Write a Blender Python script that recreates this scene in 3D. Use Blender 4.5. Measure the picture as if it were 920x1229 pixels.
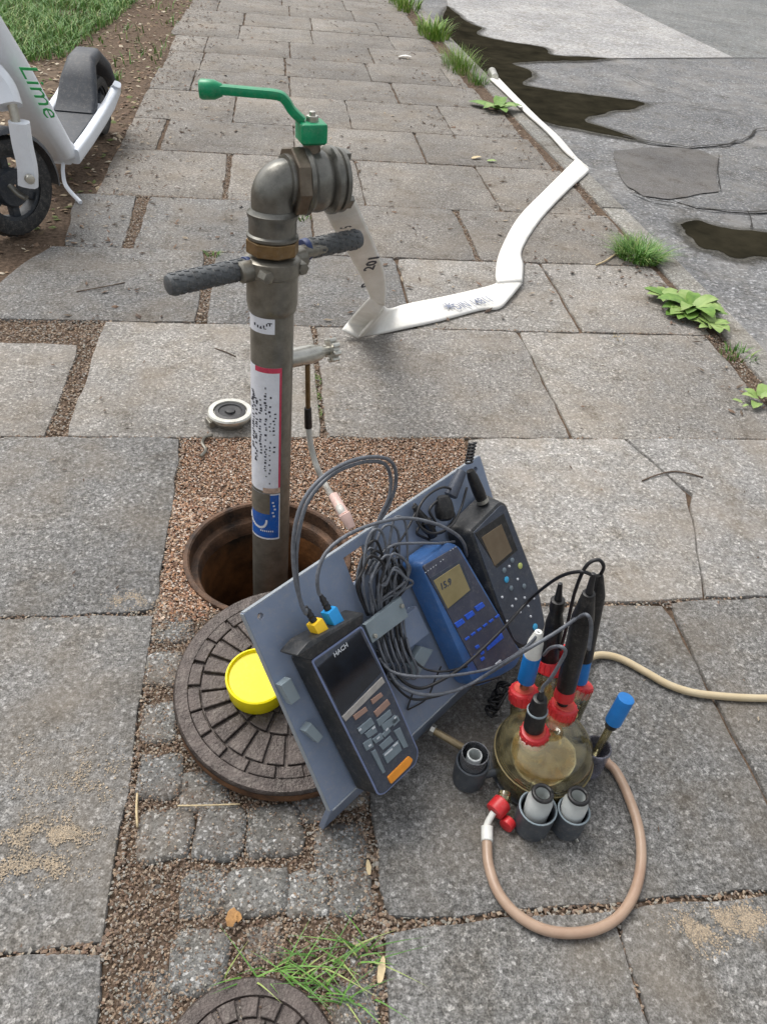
import bpy, bmesh, math, random
from mathutils import Vector as Vc, Matrix, noise
R = math.radians
random.seed(7)
S = bpy.context.scene
for o in list(bpy.data.objects): bpy.data.objects.remove(o)
# ------------------------------------------------------------------ camera
PITCH, ROLL, YAW, FPX = 0.7085786, 0.1063635, 0.1774125, 928.0
IW, IH = 920.0, 1229.0
CAM = Vc((0, 0, 1))
FW = Vc((math.sin(YAW)*math.cos(PITCH), math.cos(YAW)*math.cos(PITCH), -math.sin(PITCH)))
_r = FW.cross(Vc((0, 0, 1))).normalized(); _u = _r.cross(FW)
RT = _r*math.cos(ROLL)+_u*math.sin(ROLL); UP = _u*math.cos(ROLL)-_r*math.sin(ROLL)
cd = bpy.data.cameras.new('camera'); cam = bpy.data.objects.new('camera', cd); S.collection.objects.link(cam)
m = Matrix((RT, UP, -FW)).transposed().to_4x4(); m.translation = CAM; cam.matrix_world = m
cd.sensor_fit = 'VERTICAL'; cd.sensor_height = 24; cd.lens = 24*FPX/IH
cd.clip_start = 0.02; cd.clip_end = 2000
S.camera = cam
# ------------------------------------------------------------------ sky and sun (overcast)
SUN_EL, SUN_ROT = R(58), R(-35)
w = bpy.data.worlds.new('World'); S.world = w; w.use_nodes = True
nt = w.node_tree; bg = nt.nodes['Background']
sk = nt.nodes.new('ShaderNodeTexSky'); sk.sky_type = 'NISHITA'; sk.sun_disc = False
sk.sun_elevation = SUN_EL; sk.sun_rotation = SUN_ROT; sk.air_density = 1.6; sk.dust_density = 5
hs = nt.nodes.new('ShaderNodeHueSaturation'); hs.inputs['Saturation'].default_value = 0.22
nt.links.new(sk.outputs[0], hs.inputs['Color']); nt.links.new(hs.outputs[0], bg.inputs['Color'])
bg.inputs['Strength'].default_value = 0.138
sd = bpy.data.lights.new('sun', 'SUN'); sd.energy = 0.9; sd.angle = R(30); sd.color = (1, .96, .9)
sun = bpy.data.objects.new('sun', sd); S.collection.objects.link(sun)
# direction towards the sun (Nishita: rotation is clockwise from +y)
sv = Vc((math.sin(SUN_ROT)*math.cos(SUN_EL), math.cos(SUN_ROT)*math.cos(SUN_EL), math.sin(SUN_EL)))
sun.rotation_euler = sv.to_track_quat('Z', 'Y').to_euler(); sun.location = (0, 0, 5)
S.view_settings.view_transform = 'Standard'; S.view_settings.look = 'None'
S.view_settings.exposure = 0.6; S.view_settings.gamma = 1
S.render.engine = 'CYCLES'
S.cycles.max_bounces = 10; S.cycles.transmission_bounces = 8; S.cycles.transparent_max_bounces = 12

# ------------------------------------------------------------------ survey helpers: a sight line of the photograph met with a known plane
def ray(px, py): return FW*FPX+RT*(px-IW/2)-UP*(py-IH/2)
def at(px, py, z=0.0):
    d = ray(px, py); return CAM+d*((z-1)/d.z)
def aty(px, py, y):
    d = ray(px, py); return CAM+d*(y/d.y)
def atp(px, py, o, n):
    d = ray(px, py); return CAM+d*((o-CAM).dot(n)/d.dot(n))
def pix(X):
    v = X-CAM; k = FPX/v.dot(FW); return IW/2+k*v.dot(RT), IH/2-k*v.dot(UP)

# ------------------------------------------------------------------ object helpers
LOC = {}
def tag(o, label=None, cat=None, group=None, kind=None):
    if label: o['label'] = label
    if cat: o['category'] = cat
    if group: o['group'] = group
    if kind: o['kind'] = kind
    return o
def empty(name, loc, label, cat, group=None):
    o = bpy.data.objects.new(name, None); S.collection.objects.link(o); o.location = loc
    o.empty_display_size = .05; LOC[o] = Vc(loc)
    return tag(o, label, cat, group)
def obj(name, geo, mat, parent=None, smooth=False, origin=None):
    vs, fs = geo
    if origin is None:
        xs = [v[0] for v in vs]; ys = [v[1] for v in vs]; zs = [v[2] for v in vs]
        origin = Vc(((min(xs)+max(xs))/2, (min(ys)+max(ys))/2, min(zs)))
    me = bpy.data.meshes.new(name)
    me.from_pydata([(v[0]-origin[0], v[1]-origin[1], v[2]-origin[2]) for v in vs], [], fs); me.update()
    mats = mat if isinstance(mat, (list, tuple)) else [mat]
    for mm in mats: me.materials.append(mm)
    if smooth:
        bm = bmesh.new(); bm.from_mesh(me)
        bmesh.ops.recalc_face_normals(bm, faces=bm.faces)
        for f in bm.faces: f.smooth = True
        if smooth != 'all':
            for e in bm.edges:
                if len(e.link_faces) == 2 and e.calc_face_angle(0) > R(38): e.smooth = False
        bm.to_mesh(me); bm.free()
    else:
        bm = bmesh.new(); bm.from_mesh(me); bmesh.ops.recalc_face_normals(bm, faces=bm.faces); bm.to_mesh(me); bm.free()
    o = bpy.data.objects.new(name, me); S.collection.objects.link(o)
    LOC[o] = Vc(origin)
    if parent: o.parent = parent; o.location = Vc(origin)-LOC[parent]
    else: o.location = origin
    return o
def join(*gs):
    V, F = [], []
    for vs, fs in gs:
        n = len(V); V += list(vs); F += [tuple(i+n for i in f) for f in fs]
    return V, F
def frame(o, x, z):
    """origin plus right-handed axes with z kept"""
    z = Vc(z).normalized(); x = Vc(x); x = (x-z*x.dot(z)).normalized(); return Vc(o), x, z.cross(x), z
WF = frame((0, 0, 0), (1, 0, 0), (0, 0, 1))
def tf(fr, a, b, c): return fr[0]+fr[1]*a+fr[2]*b+fr[3]*c
def area(p): return sum(p[i][0]*p[(i+1) % len(p)][1]-p[(i+1) % len(p)][0]*p[i][1] for i in range(len(p)))/2
def inset(p, d):
    """offset a counter-clockwise outline inwards"""
    n = len(p); out = []
    for i in range(n):
        a, b, c = Vc(p[i-1]).to_2d() if 0 else Vc((p[i-1][0], p[i-1][1])), Vc((p[i][0], p[i][1])), Vc((p[(i+1) % n][0], p[(i+1) % n][1]))
        e1 = (b-a); e2 = (c-b)
        if e1.length < 1e-9 or e2.length < 1e-9: out.append((b.x, b.y)); continue
        e1.normalize(); e2.normalize()
        n1 = Vc((-e1.y, e1.x)); n2 = Vc((-e2.y, e2.x)); k = n1+n2
        if k.length < 1e-6: k = n1
        k = k/max(k.length_squared/2, .35)
        out.append((b.x+k.x*d, b.y+k.y*d))
    return out
def prism(fr, pts, c0, c1, bev=0.0, grow=0.0, both=False):
    """outline extruded along the frame's z; bev = chamfer of the top edge; grow = how much wider the bottom is"""
    if area(pts) < 0: pts = pts[::-1]
    rings = []
    base = inset(pts, -grow) if grow else pts
    if both and bev: rings.append((inset(base, bev), c0)); rings.append((base, c0+bev))
    else: rings.append((base, c0))
    if bev:
        rings.append((pts, c1-bev)); rings.append((inset(pts, bev*.3), c1-bev*.3)); rings.append((inset(pts, bev), c1))
    else: rings.append((pts, c1))
    n = len(pts); V = []; F = []
    for r, c in rings: V += [tf(fr, x, y, c) for x, y in r]
    for k in range(len(rings)-1):
        for i in range(n): j = (i+1) % n; F.append((k*n+i, k*n+j, (k+1)*n+j, (k+1)*n+i))
    F.append(tuple(range(n-1, -1, -1))); F.append(tuple((len(rings)-1)*n+i for i in range(n)))
    return V, F
def roundp(pts, r, n=4):
    if area(pts) < 0: pts = pts[::-1]
    out = []; m_ = len(pts)
    for i in range(m_):
        a, b, c = Vc((pts[i-1][0], pts[i-1][1])), Vc((pts[i][0], pts[i][1])), Vc((pts[(i+1) % m_][0], pts[(i+1) % m_][1]))
        p = b+(a-b).normalized()*min(r, (a-b).length*.45); q = b+(c-b).normalized()*min(r, (c-b).length*.45)
        for k in range(n+1):
            t = k/n; s = p.lerp(b, t).lerp(b.lerp(q, t), t); out.append((s.x, s.y))
    return out
def rect(x0, x1, y0, y1): return [(x0, y0), (x1, y0), (x1, y1), (x0, y1)]
def box(fr, x0, x1, y0, y1, z0, z1, bev=0.0): return prism(fr, rect(x0, x1, y0, y1), z0, z1, bev)
def lathe(fr, prof, seg=32, cap=True, hexa=False):
    """profile [(radius, height)] turned about the frame's z"""
    V, F = [], []
    for r, h in prof:
        for i in range(seg):
            a = 2*math.pi*i/seg; V.append(tf(fr, r*math.cos(a), r*math.sin(a), h))
    for k in range(len(prof)-1):
        for i in range(seg): j = (i+1) % seg; F.append((k*seg+i, k*seg+j, (k+1)*seg+j, (k+1)*seg+i))
    if cap:
        F.append(tuple(range(seg-1, -1, -1))); F.append(tuple((len(prof)-1)*seg+i for i in range(seg)))
    return V, F
def axis(a, b, xh=(1, 0.1, 0)):
    a = Vc(a); b = Vc(b); z = (b-a).normalized(); x = Vc(xh)
    if abs(z.dot(x.normalized())) > .95: x = Vc((0, 1, .1))
    return frame(a, x, z)
def rod(a, b, r0, r1=None, seg=20, bev=0.0):
    a = Vc(a); b = Vc(b); L = (b-a).length; r1 = r0 if r1 is None else r1
    p = [(r0, 0), (r1, L)]
    if bev: p = [(r0-bev, 0), (r0, bev), (r1, L-bev), (r1-bev*.3, L-bev*.3), (r1-bev, L)]
    return lathe(axis(a, b), p, seg)
def spline(pts, k=8):
    P = [Vc(p) for p in pts]; P = [P[0]*2-P[1]]+P+[P[-1]*2-P[-2]]; out = []
    for i in range(1, len(P)-2):
        for j in range(k):
            t = j/k; a, b, c, d = P[i-1], P[i], P[i+1], P[i+2]
            out.append(.5*((2*b)+(c-a)*t+(2*a-5*b+4*c-d)*t*t+(3*b-a-3*c+d)*t**3))
    out.append(P[-2]); return out
def tube(pts, r, seg=8, k=8, smooth=True, ends=True):
    P = spline(pts, k) if smooth else [Vc(p) for p in pts]
    V, F = [], []; t = (P[1]-P[0]).normalized(); n = t.orthogonal().normalized()
    for i, p in enumerate(P):
        t = (P[min(i+1, len(P)-1)]-P[max(i-1, 0)]).normalized(); n = (n-t*n.dot(t)).normalized(); b = t.cross(n)
        rr = r(i/(len(P)-1)) if callable(r) else r
        for j in range(seg): a = 2*math.pi*j/seg; V.append(p+n*(rr*math.cos(a))+b*(rr*math.sin(a)))
    for i in range(len(P)-1):
        for j in range(seg): q = (j+1) % seg; F.append((i*seg+j, i*seg+q, (i+1)*seg+q, (i+1)*seg+j))
    if ends: F.append(tuple(range(seg-1, -1, -1))); F.append(tuple((len(P)-1)*seg+j for j in range(seg)))
    return V, F
def ribbon(edges, th, k=6):
    """flat hose: list of (left, right) edge points, with a lens-like section of thickness th"""
    Ls = spline([e[0] for e in edges], k); Rs = spline([e[1] for e in edges], k); V, F = [], []; n = len(Ls); q = 10
    sec = [(0, 0), (.06, .85), (.25, .95), (.5, .8), (.75, .95), (.94, .85), (1, 0), (.9, -.9), (.5, -.85), (.1, -.9)]
    for i in range(n):
        l, r = Ls[i], Rs[i]; t = ((Ls[min(i+1, n-1)]+Rs[min(i+1, n-1)])-(Ls[max(i-1, 0)]+Rs[max(i-1, 0)])).normalized()
        nn = (r-l).normalized().cross(t).normalized()
        for s, h in sec: V.append(l.lerp(r, s)+nn*(h*th/2))
    for i in range(n-1):
        for j in range(q): j2 = (j+1) % q; F.append((i*q+j, i*q+j2, (i+1)*q+j2, (i+1)*q+j))
    F.append(tuple(range(q-1, -1, -1))); F.append(tuple((n-1)*q+j for j in range(q)))
    return V, F
def text_geo(s, fr, size, th=.0004, sx=1.0, bold=0.0):
    """letters as real geometry lying in the frame's xy plane"""
    c = bpy.data.curves.new('t', 'FONT'); c.body = s; c.size = size; c.extrude = th/2; c.offset = bold; c.resolution_u = 2
    o = bpy.data.objects.new('t', c); S.collection.objects.link(o)
    me = bpy.data.meshes.new_from_object(o)
    V = [tf(fr, v.co.x*sx, v.co.y, v.co.z) for v in me.vertices]; F = [tuple(p.vertices) for p in me.polygons]
    bpy.data.objects.remove(o); bpy.data.curves.remove(c); bpy.data.meshes.remove(me)
    return V, F

# ------------------------------------------------------------------ materials
def mat(name, col, rough=.6, metal=0.0, spec=.5, var=0.0, vscale=30, bump=0.0, bscale=200, col2=None, trans=0.0, ior=1.45, alpha=1.0, rvar=0.0, dust=0.0, dcol=(.36, .33, .29)):
    m = bpy.data.materials.new(name); m.use_nodes = True; t = m.node_tree; b = t.nodes['Principled BSDF']
    b.inputs['Base Color'].default_value = (*col, 1); b.inputs['Roughness'].default_value = rough
    b.inputs['Metallic'].default_value = metal; b.inputs['Specular IOR Level'].default_value = spec
    b.inputs['Transmission Weight'].default_value = trans; b.inputs['IOR'].default_value = ior; b.inputs['Alpha'].default_value = alpha
    g = t.nodes.new('ShaderNodeNewGeometry')
    if var or col2 or rvar:
        n = t.nodes.new('ShaderNodeTexNoise'); n.inputs['Scale'].default_value = vscale; n.inputs['Detail'].default_value = 6; n.inputs['Roughness'].default_value = .65
        t.links.new(g.outputs['Position'], n.inputs['Vector'])
        cr = t.nodes.new('ShaderNodeValToRGB'); cr.color_ramp.elements[0].position = .32; cr.color_ramp.elements[1].position = .68
        c2 = col2 or tuple(min(1, c*(1+var)) for c in col); c1 = col if col2 else tuple(c*(1-var) for c in col)
        cr.color_ramp.elements[0].color = (*c1, 1); cr.color_ramp.elements[1].color = (*c2, 1)
        t.links.new(n.outputs['Fac'], cr.inputs['Fac']); t.links.new(cr.outputs[0], b.inputs['Base Color'])
        if rvar:
            mr = t.nodes.new('ShaderNodeMapRange'); mr.inputs['To Min'].default_value = max(0, rough-rvar); mr.inputs['To Max'].default_value = rough+rvar
            t.links.new(n.outputs['Fac'], mr.inputs['Value']); t.links.new(mr.outputs[0], b.inputs['Roughness'])
    if dust:
        n3 = tex(t, g.outputs['Position'], 'noise', 75, 9, .78); n4 = tex(t, g.outputs['Position'], 'noise', 420, 3, .7); pr = mix(t, n3, n4, .35)
        f = mix_fac(t, pr, .50, .68, dust); old = b.inputs['Base Color'].links
        c_ = mix(t, old[0].from_socket if old else tuple(col), dcol, f); t.links.new(c_, b.inputs['Base Color'])
    if bump:
        n2 = t.nodes.new('ShaderNodeTexNoise'); n2.inputs['Scale'].default_value = bscale; n2.inputs['Detail'].default_value = 4
        t.links.new(g.outputs['Position'], n2.inputs['Vector'])
        bp = t.nodes.new('ShaderNodeBump'); bp.inputs['Strength'].default_value = min(1, bump); bp.inputs['Distance'].default_value = .002
        t.links.new(n2.outputs['Fac'], bp.inputs['Height']); t.links.new(bp.outputs[0], b.inputs['Normal'])
    return m
def ramp(t, fac, stops, mode='LINEAR'):
    cr = t.nodes.new('ShaderNodeValToRGB'); e = cr.color_ramp.elements; cr.color_ramp.interpolation = mode
    e[0].position, e[0].color = stops[0][0], (*stops[0][1], 1); e[1].position, e[1].color = stops[-1][0], (*stops[-1][1], 1)
    for p, c in stops[1:-1]: x = e.new(p); x.color = (*c, 1)
    t.links.new(fac, cr.inputs['Fac']); return cr.outputs[0]
def mix(t, a, b, fac, mode='MIX'):
    mx = t.nodes.new('ShaderNodeMix'); mx.data_type = 'RGBA'; mx.blend_type = mode
    for s, v in ((6, a), (7, b), (0, fac)):
        if hasattr(v, 'links'): t.links.new(v, mx.inputs[s])
        elif isinstance(v, tuple): mx.inputs[s].default_value = (*v, 1)
        else: mx.inputs[s].default_value = v
    return mx.outputs[2]
def tex(t, vec, kind='noise', scale=10, detail=4, rough=.6, **k):
    n = t.nodes.new('ShaderNodeTexNoise' if kind == 'noise' else 'ShaderNodeTexVoronoi'); n.inputs['Scale'].default_value = scale
    if kind == 'noise': n.inputs['Detail'].default_value = detail; n.inputs['Roughness'].default_value = rough
    t.links.new(vec, n.inputs['Vector'])
    return n.outputs['Fac'] if kind == 'noise' else n.outputs['Color' if k.get('color') else 'Distance']
def stone(name, base, dark, light, grain=260, tone=.10, stain=(.24, .20, .155), stain_amt=.5, bump=.5, speck=.5, contrast=.7):
    """washed concrete or granite: grains of aggregate, broad stains, per-piece tone"""
    m = bpy.data.materials.new(name); m.use_nodes = True; t = m.node_tree; b = t.nodes['Principled BSDF']
    g = t.nodes.new('ShaderNodeNewGeometry').outputs['Position']
    v = tex(t, g, 'vor', grain, color=True)
    bw = t.nodes.new('ShaderNodeSeparateColor'); t.links.new(v, bw.inputs[0])
    c = ramp(t, bw.outputs[0], [(0, tuple(x*.8 for x in dark)), (.2, tuple(x*.9 for x in base)), (.74, base), (.88, light), (1, tuple(min(1, x*1.7) for x in light))])
    c = mix(t, base, c, speck)
    fine = tex(t, g, 'noise', grain*1.7, 3, .7)
    c = mix(t, c, ramp(t, fine, [(.3, (.35, .35, .35)), (.7, (1.62, 1.62, 1.62))]), contrast, 'MULTIPLY')
    med = tex(t, g, 'noise', grain*.55, 2, .6)
    c = mix(t, c, ramp(t, med, [(.33, (.62, .62, .61)), (.67, (1.36, 1.36, 1.37))]), contrast, 'MULTIPLY')
    mid = tex(t, g, 'noise', 38, 5, .7)
    c = mix(t, c, ramp(t, mid, [(.3, (.80, .79, .77)), (.7, (1.17, 1.17, 1.17))]), .8, 'MULTIPLY')
    big = tex(t, g, 'noise', 5, 5, .6)
    c = mix(t, c, stain, mix_fac(t, big, .46, .68, stain_amt))
    pat = tex(t, g, 'noise', 11, 8, .75)
    c = mix(t, c, ramp(t, pat, [(.34, (.62, .58, .53)), (.43, (.93, .91, .88)), (.52, (1, 1, 1)), (.70, (1.08, 1.08, 1.09))]), .9, 'MULTIPLY')
    blot = tex(t, g, 'noise', 2.2, 3, .5)
    c = mix(t, c, ramp(t, blot, [(.35, (.86, .86, .86)), (.65, (1.12, 1.11, 1.09))]), 1.0, 'MULTIPLY')
    oi = t.nodes.new('ShaderNodeObjectInfo')
    c = mix(t, c, ramp(t, oi.outputs['Random'], [(0, (1-tone,)*3), (.5, (1, .99, .975)), (1, (1+tone, 1+tone, 1+tone*.9))]), 1.0, 'MULTIPLY')
    t.links.new(c, b.inputs['Base Color']); b.inputs['Roughness'].default_value = .88; b.inputs['Specular IOR Level'].default_value = .3
    bp = t.nodes.new('ShaderNodeBump'); bp.inputs['Strength'].default_value = bump; bp.inputs['Distance'].default_value = .0025
    hb = mix(t, fine, mid, .35); t.links.new(hb, bp.inputs['Height']); t.links.new(bp.outputs[0], b.inputs['Normal'])
    return m
def mix_fac(t, v, a, b_, amt):
    mr = t.nodes.new('ShaderNodeMapRange'); mr.inputs['From Min'].default_value = a; mr.inputs['From Max'].default_value = b_
    mr.inputs['To Min'].default_value = 0; mr.inputs['To Max'].default_value = amt; t.links.new(v, mr.inputs['Value']); return mr.outputs[0]
def chipmat(name, cols, rough=.85):
    m = bpy.data.materials.new(name); m.use_nodes = True; t = m.node_tree; b = t.nodes['Principled BSDF']
    g = t.nodes.new('ShaderNodeNewGeometry')
    n = len(cols)
    t.links.new(ramp(t, g.outputs['Random Per Island'], [(i/n, c) for i, c in enumerate(cols)], 'CONSTANT'), b.inputs['Base Color'])
    b.inputs['Roughness'].default_value = rough; return m

M = {}
def slabmat(n, v, warm, c): 
    b_ = (v*(1+warm), v, v*(1-warm*1.1)); return stone(n, b_, tuple(x*.5 for x in b_), tuple(x*1.45 for x in b_), grain=230, stain=(v*1.12, v*.97, v*.80), stain_amt=.55, speck=.55, contrast=c, tone=.12)
M['slab'] = slabmat('slab_grey', .182, .012, 1.0)
M['slab_dark'] = slabmat('slab_dark', .150, .008, 1.0)
M['slab_light'] = slabmat('slab_light', .265, .022, .75)
M['slab_warm'] = slabmat('slab_warm', .222, .045, .8)
M['slab_far'] = slabmat('slab_far', .190, .062, .8)
M['cobble'] = stone('cobble', (.165, .165, .16), (.08, .08, .085), (.33, .33, .33), grain=300, tone=.12, stain=(.16, .12, .09), stain_amt=.75, speck=.7)
M['kerb'] = stone('kerbstone', (.23, .225, .21), (.1, .1, .1), (.36, .35, .34), grain=200, tone=.08, stain=(.17, .15, .12), stain_amt=.5)
M['soil'] = mat('soil', (.055, .038, .026), .95, col2=(.17, .12, .085), vscale=90, bump=1, bscale=350, spec=.2)
M['verge'] = mat('verge_soil', (.06, .042, .028), .95, col2=(.19, .14, .1), vscale=30, bump=1, bscale=120, spec=.2)
M['asphalt'] = stone('asphalt', (.160, .163, .168), (.07, .07, .075), (.27, .27, .28), grain=110, tone=0, stain=(.225, .218, .21), stain_amt=.75, speck=.6, bump=.9)
M['asphalt_dark'] = stone('asphalt_patch', (.135, .138, .145), (.06, .06, .065), (.27, .27, .27), grain=130, tone=0, stain=(.19, .19, .19), stain_amt=.5, speck=.6, bump=.8)
M['asphalt_smooth'] = stone('asphalt_smooth', (.115, .11, .108), (.09, .09, .09), (.15, .15, .15), grain=260, tone=0, stain=(.145, .138, .132), stain_amt=.8, speck=.3, bump=.3)
M['asphalt_far'] = stone('asphalt_far', (.172, .18, .182), (.12, .12, .12), (.24, .24, .24), grain=70, tone=0, stain=(.19, .19, .19), stain_amt=.5, speck=.5, bump=.4)
M['concrete'] = stone('concrete_patch', (.335, .335, .34), (.25, .25, .25), (.42, .42, .42), grain=60, tone=0, stain=(.30, .295, .29), stain_amt=.4, speck=.4, bump=.3)
M['wet_reflection'] = mat('wet_asphalt_painted_reflection', (.014, .013, .009), .5, col2=(.034, .030, .020), vscale=7, bump=.1, bscale=30, spec=.0, rvar=.08)  # dark olive base also paints in the reflection of unbuilt trees
M['damp'] = stone('damp_asphalt', (.075, .072, .062), (.03, .03, .03), (.12, .12, .12), grain=110, tone=0, stain=(.12, .115, .1), stain_amt=.7, speck=.5, bump=.6)
_t = M['damp'].node_tree; _b = _t.nodes['Principled BSDF']; _a = _t.nodes.new('ShaderNodeAttribute'); _a.attribute_name = 'wetness'
_g = _t.nodes.new('ShaderNodeNewGeometry'); _n = tex(_t, _g.outputs['Position'], 'noise', 26, 5, .7); _m = _t.nodes.new('ShaderNodeMath'); _m.operation = 'MULTIPLY_ADD'; _m.inputs[1].default_value = .9; _m.inputs[2].default_value = -.45
_t.links.new(_n, _m.inputs[0]); _c = _t.nodes.new('ShaderNodeMath'); _c.operation = 'ADD'; _c.use_clamp = True; _t.links.new(_m.outputs[0], _c.inputs[0]); _t.links.new(_a.outputs['Fac'], _c.inputs[1])
_d = _t.nodes.new('ShaderNodeMath'); _d.operation = 'MULTIPLY'; _d.use_clamp = True; _t.links.new(_c.outputs[0], _d.inputs[0]); _e = _t.nodes.new('ShaderNodeMath'); _e.operation = 'MULTIPLY'; _e.use_clamp = True; _e.inputs[1].default_value = 3.0
_t.links.new(_a.outputs['Fac'], _e.inputs[0]); _t.links.new(_e.outputs[0], _d.inputs[1]); _t.links.new(_d.outputs[0], _b.inputs['Alpha'])
M['crack'] = mat('crack', (.03, .027, .024), .95)
M['chips'] = chipmat('chips', [(.31, .16, .10), (.42, .26, .17), (.15, .085, .055), (.48, .35, .24), (.33, .19, .12), (.60, .47, .37), (.18, .11, .075), (.44, .24, .13), (.33, .25, .2), (.64, .56, .48), (.10, .06, .04), (.36, .23, .15)])
M['litter'] = chipmat('litter', [(.17, .105, .07), (.26, .18, .12), (.10, .07, .05), (.34, .27, .2), (.21, .145, .10), (.28, .22, .165), (.13, .09, .065), (.25, .235, .2), (.18, .13, .1), (.30, .28, .25)])
M['husk'] = chipmat('husk', [(.10, .065, .045), (.15, .10, .07), (.075, .055, .04), (.20, .13, .09), (.12, .09, .065), (.33, .27, .2), (.09, .06, .045)])
M['leafbits'] = chipmat('leafbits', [(.17, .11, .07), (.30, .21, .13), (.11, .07, .05), (.42, .33, .22), (.22, .14, .09), (.52, .45, .34), (.14, .10, .06), (.13, .16, .05)])
M['sand'] = chipmat('sand', [(.36, .285, .20), (.30, .24, .17), (.42, .34, .245), (.26, .21, .155), (.22, .19, .15)])
M['iron'] = mat('cast_iron', (.036, .027, .024), .5, metal=.3, col2=(.105, .085, .077), vscale=45, bump=.8, bscale=260, spec=.5, rvar=.12, dust=0.35)
M['iron_side'] = mat('rusty_iron', (.05, .028, .018), .8, col2=(.20, .10, .05), vscale=30, bump=.9, bscale=150, spec=.3)
M['shaft'] = mat('rusty_shaft', (.012, .008, .005), .85, col2=(.20, .085, .03), vscale=9, bump=.8, bscale=90, spec=.25)
M['ringm'] = mat('ring_iron', (.022, .015, .012), .7, metal=.1, col2=(.17, .09, .05), vscale=22, bump=.9, bscale=200)
M['steel'] = mat('dull_steel', (.155, .145, .122), .36, metal=.55, col2=(.24, .228, .195), vscale=55, bump=.12, bscale=300, rvar=.1, dust=0.3)
M['steel_grey'] = mat('grey_zinc', (.12, .118, .106), .33, metal=.6, col2=(.20, .196, .176), vscale=45, bump=.1, bscale=240, rvar=.1, dust=0.3)
M['steel_bright'] = mat('bright_steel', (.42, .41, .37), .3, metal=.8, col2=(.58, .57, .52), vscale=60, rvar=.1)
M['brass'] = mat('dull_brass', (.17, .105, .045), .45, metal=.75, col2=(.27, .18, .09), vscale=60, bump=.1, bscale=250, rvar=.1, dust=0.25)
M['brass_rod'] = mat('brass_rod', (.30, .23, .13), .4, metal=.6, col2=(.38, .31, .2), vscale=70)
M['bronze'] = mat('dark_bronze', (.10, .08, .06), .4, metal=.7, col2=(.19, .16, .125), vscale=50, bump=.12, bscale=220, rvar=.1)
M['grip'] = mat('rubber_grip', (.085, .092, .098), .6, var=.3, vscale=60, bump=.3, bscale=400, spec=.4, dust=0.35)
M['grip_blue'] = mat('blue_collar', (.03, .05, .14), .5)
M['green'] = mat('green_paint', (.0, .24, .10), .32, var=.18, vscale=50, bump=.15, bscale=90, dust=0.22)
M['sticker'] = mat('white_sticker', (.72, .74, .80), .45, var=.06, vscale=80, dust=0.25)
M['sticker_red'] = mat('red_print', (.55, .05, .10), .5, var=.2, vscale=90)
M['sticker_blue'] = mat('blue_sticker', (.01, .10, .42), .4, var=.15, vscale=70, dust=0.25)
M['ink'] = mat('black_ink', (.035, .035, .05), .6)
M['ink_grey'] = mat('faded_ink', (.20, .22, .29), .7)
M['glue'] = mat('torn_paper', (.5, .36, .28), .8, var=.3, vscale=120)
M['hose'] = mat('canvas_hose', (.68, .66, .61), .75, col2=(.82, .81, .78), vscale=16, bump=.35, bscale=900, spec=.25, dust=0.15)
M['panel'] = mat('grey_pvc', (.17, .215, .30), .34, col2=(.205, .25, .345), vscale=18, bump=.08, bscale=160, rvar=.08, dust=0.35)
M['panel_edge'] = mat('pvc_edge', (.28, .31, .34), .5, var=.1, vscale=60)
M['clamp'] = mat('pvc_clamp', (.22, .27, .30), .4, var=.06, vscale=40, dust=0.25)
M['meter_black'] = mat('black_abs', (.022, .024, .027), .42, var=.2, vscale=50, bump=.15, bscale=600, dust=0.22)
M['meter_dark'] = mat('dark_grey_abs', (.045, .055, .078), .45, var=.12, vscale=60, dust=0.2)
M['meter_navy'] = mat('navy_edge', (.16, .20, .34), .4, var=.1, vscale=60)
M['meter_blue'] = mat('blue_armour', (.045, .125, .32), .32, var=.12, vscale=35, bump=.12, bscale=300, dust=0.2)
M['face_grey'] = mat('face_plate', (.06, .065, .095), .5, var=.1, vscale=60, dust=0.25)
M['screen_dark'] = mat('dark_screen', (.004, .005, .009), .05, spec=.9, col2=(.012, .018, .03), vscale=25)
M['lcd'] = mat('lcd_olive', (.25, .205, .10), .25, col2=(.31, .255, .13), vscale=30)
M['lcd_brown'] = mat('lcd_brown', (.13, .095, .06), .2, col2=(.17, .13, .085), vscale=30)
M['key_blue'] = mat('blue_key', (.03, .11, .60), .4, var=.2, vscale=200)
M['key_grey'] = mat('grey_key', (.16, .20, .23), .5, var=.1, vscale=100)
M['key_brown'] = mat('tan_key', (.30, .19, .15), .5, var=.1, vscale=100)
M['orange'] = mat('orange_key', (.75, .28, .03), .4, var=.1, vscale=60)
M['print_light'] = mat('pale_print', (.55, .58, .62), .5)
M['key_cyan'] = mat('cyan_key', (.05, .36, .62), .4)
M['key_lime'] = mat('yellow_green_key', (.45, .50, .16), .4)
M['strip'] = mat('silver_strip', (.40, .38, .36), .35, metal=.4, var=.15, vscale=90)
M['yellow'] = mat('yellow_plastic', (.86, .72, .0), .38, var=.04, vscale=40, dust=0.12)
M['yellow2'] = mat('yellow_plug', (.82, .52, .02), .4, var=.05, vscale=60)
M['cyan'] = mat('cyan_plug', (.02, .30, .68), .4, var=.06, vscale=60)
M['cable'] = mat('grey_cable', (.12, .13, .15), .42, var=.3, vscale=140, spec=.5)
M['cable_black'] = mat('black_cable', (.018, .018, .02), .4, var=.2, vscale=100)
M['black'] = mat('black_plastic', (.012, .012, .013), .35, var=.25, vscale=70, bump=.1, bscale=400, dust=0.16)
M['blue_body'] = mat('blue_electrode', (.012, .17, .50), .35, var=.08, vscale=70)
M['red'] = mat('red_cap', (.52, .025, .03), .38, var=.12, vscale=60, bump=.08, bscale=200, dust=0.15)
M['red_pale'] = mat('pink_seal', (.62, .09, .06), .5, var=.12, vscale=60)
M['white'] = mat('white_plastic', (.72, .72, .68), .4, var=.08, vscale=60)
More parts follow.
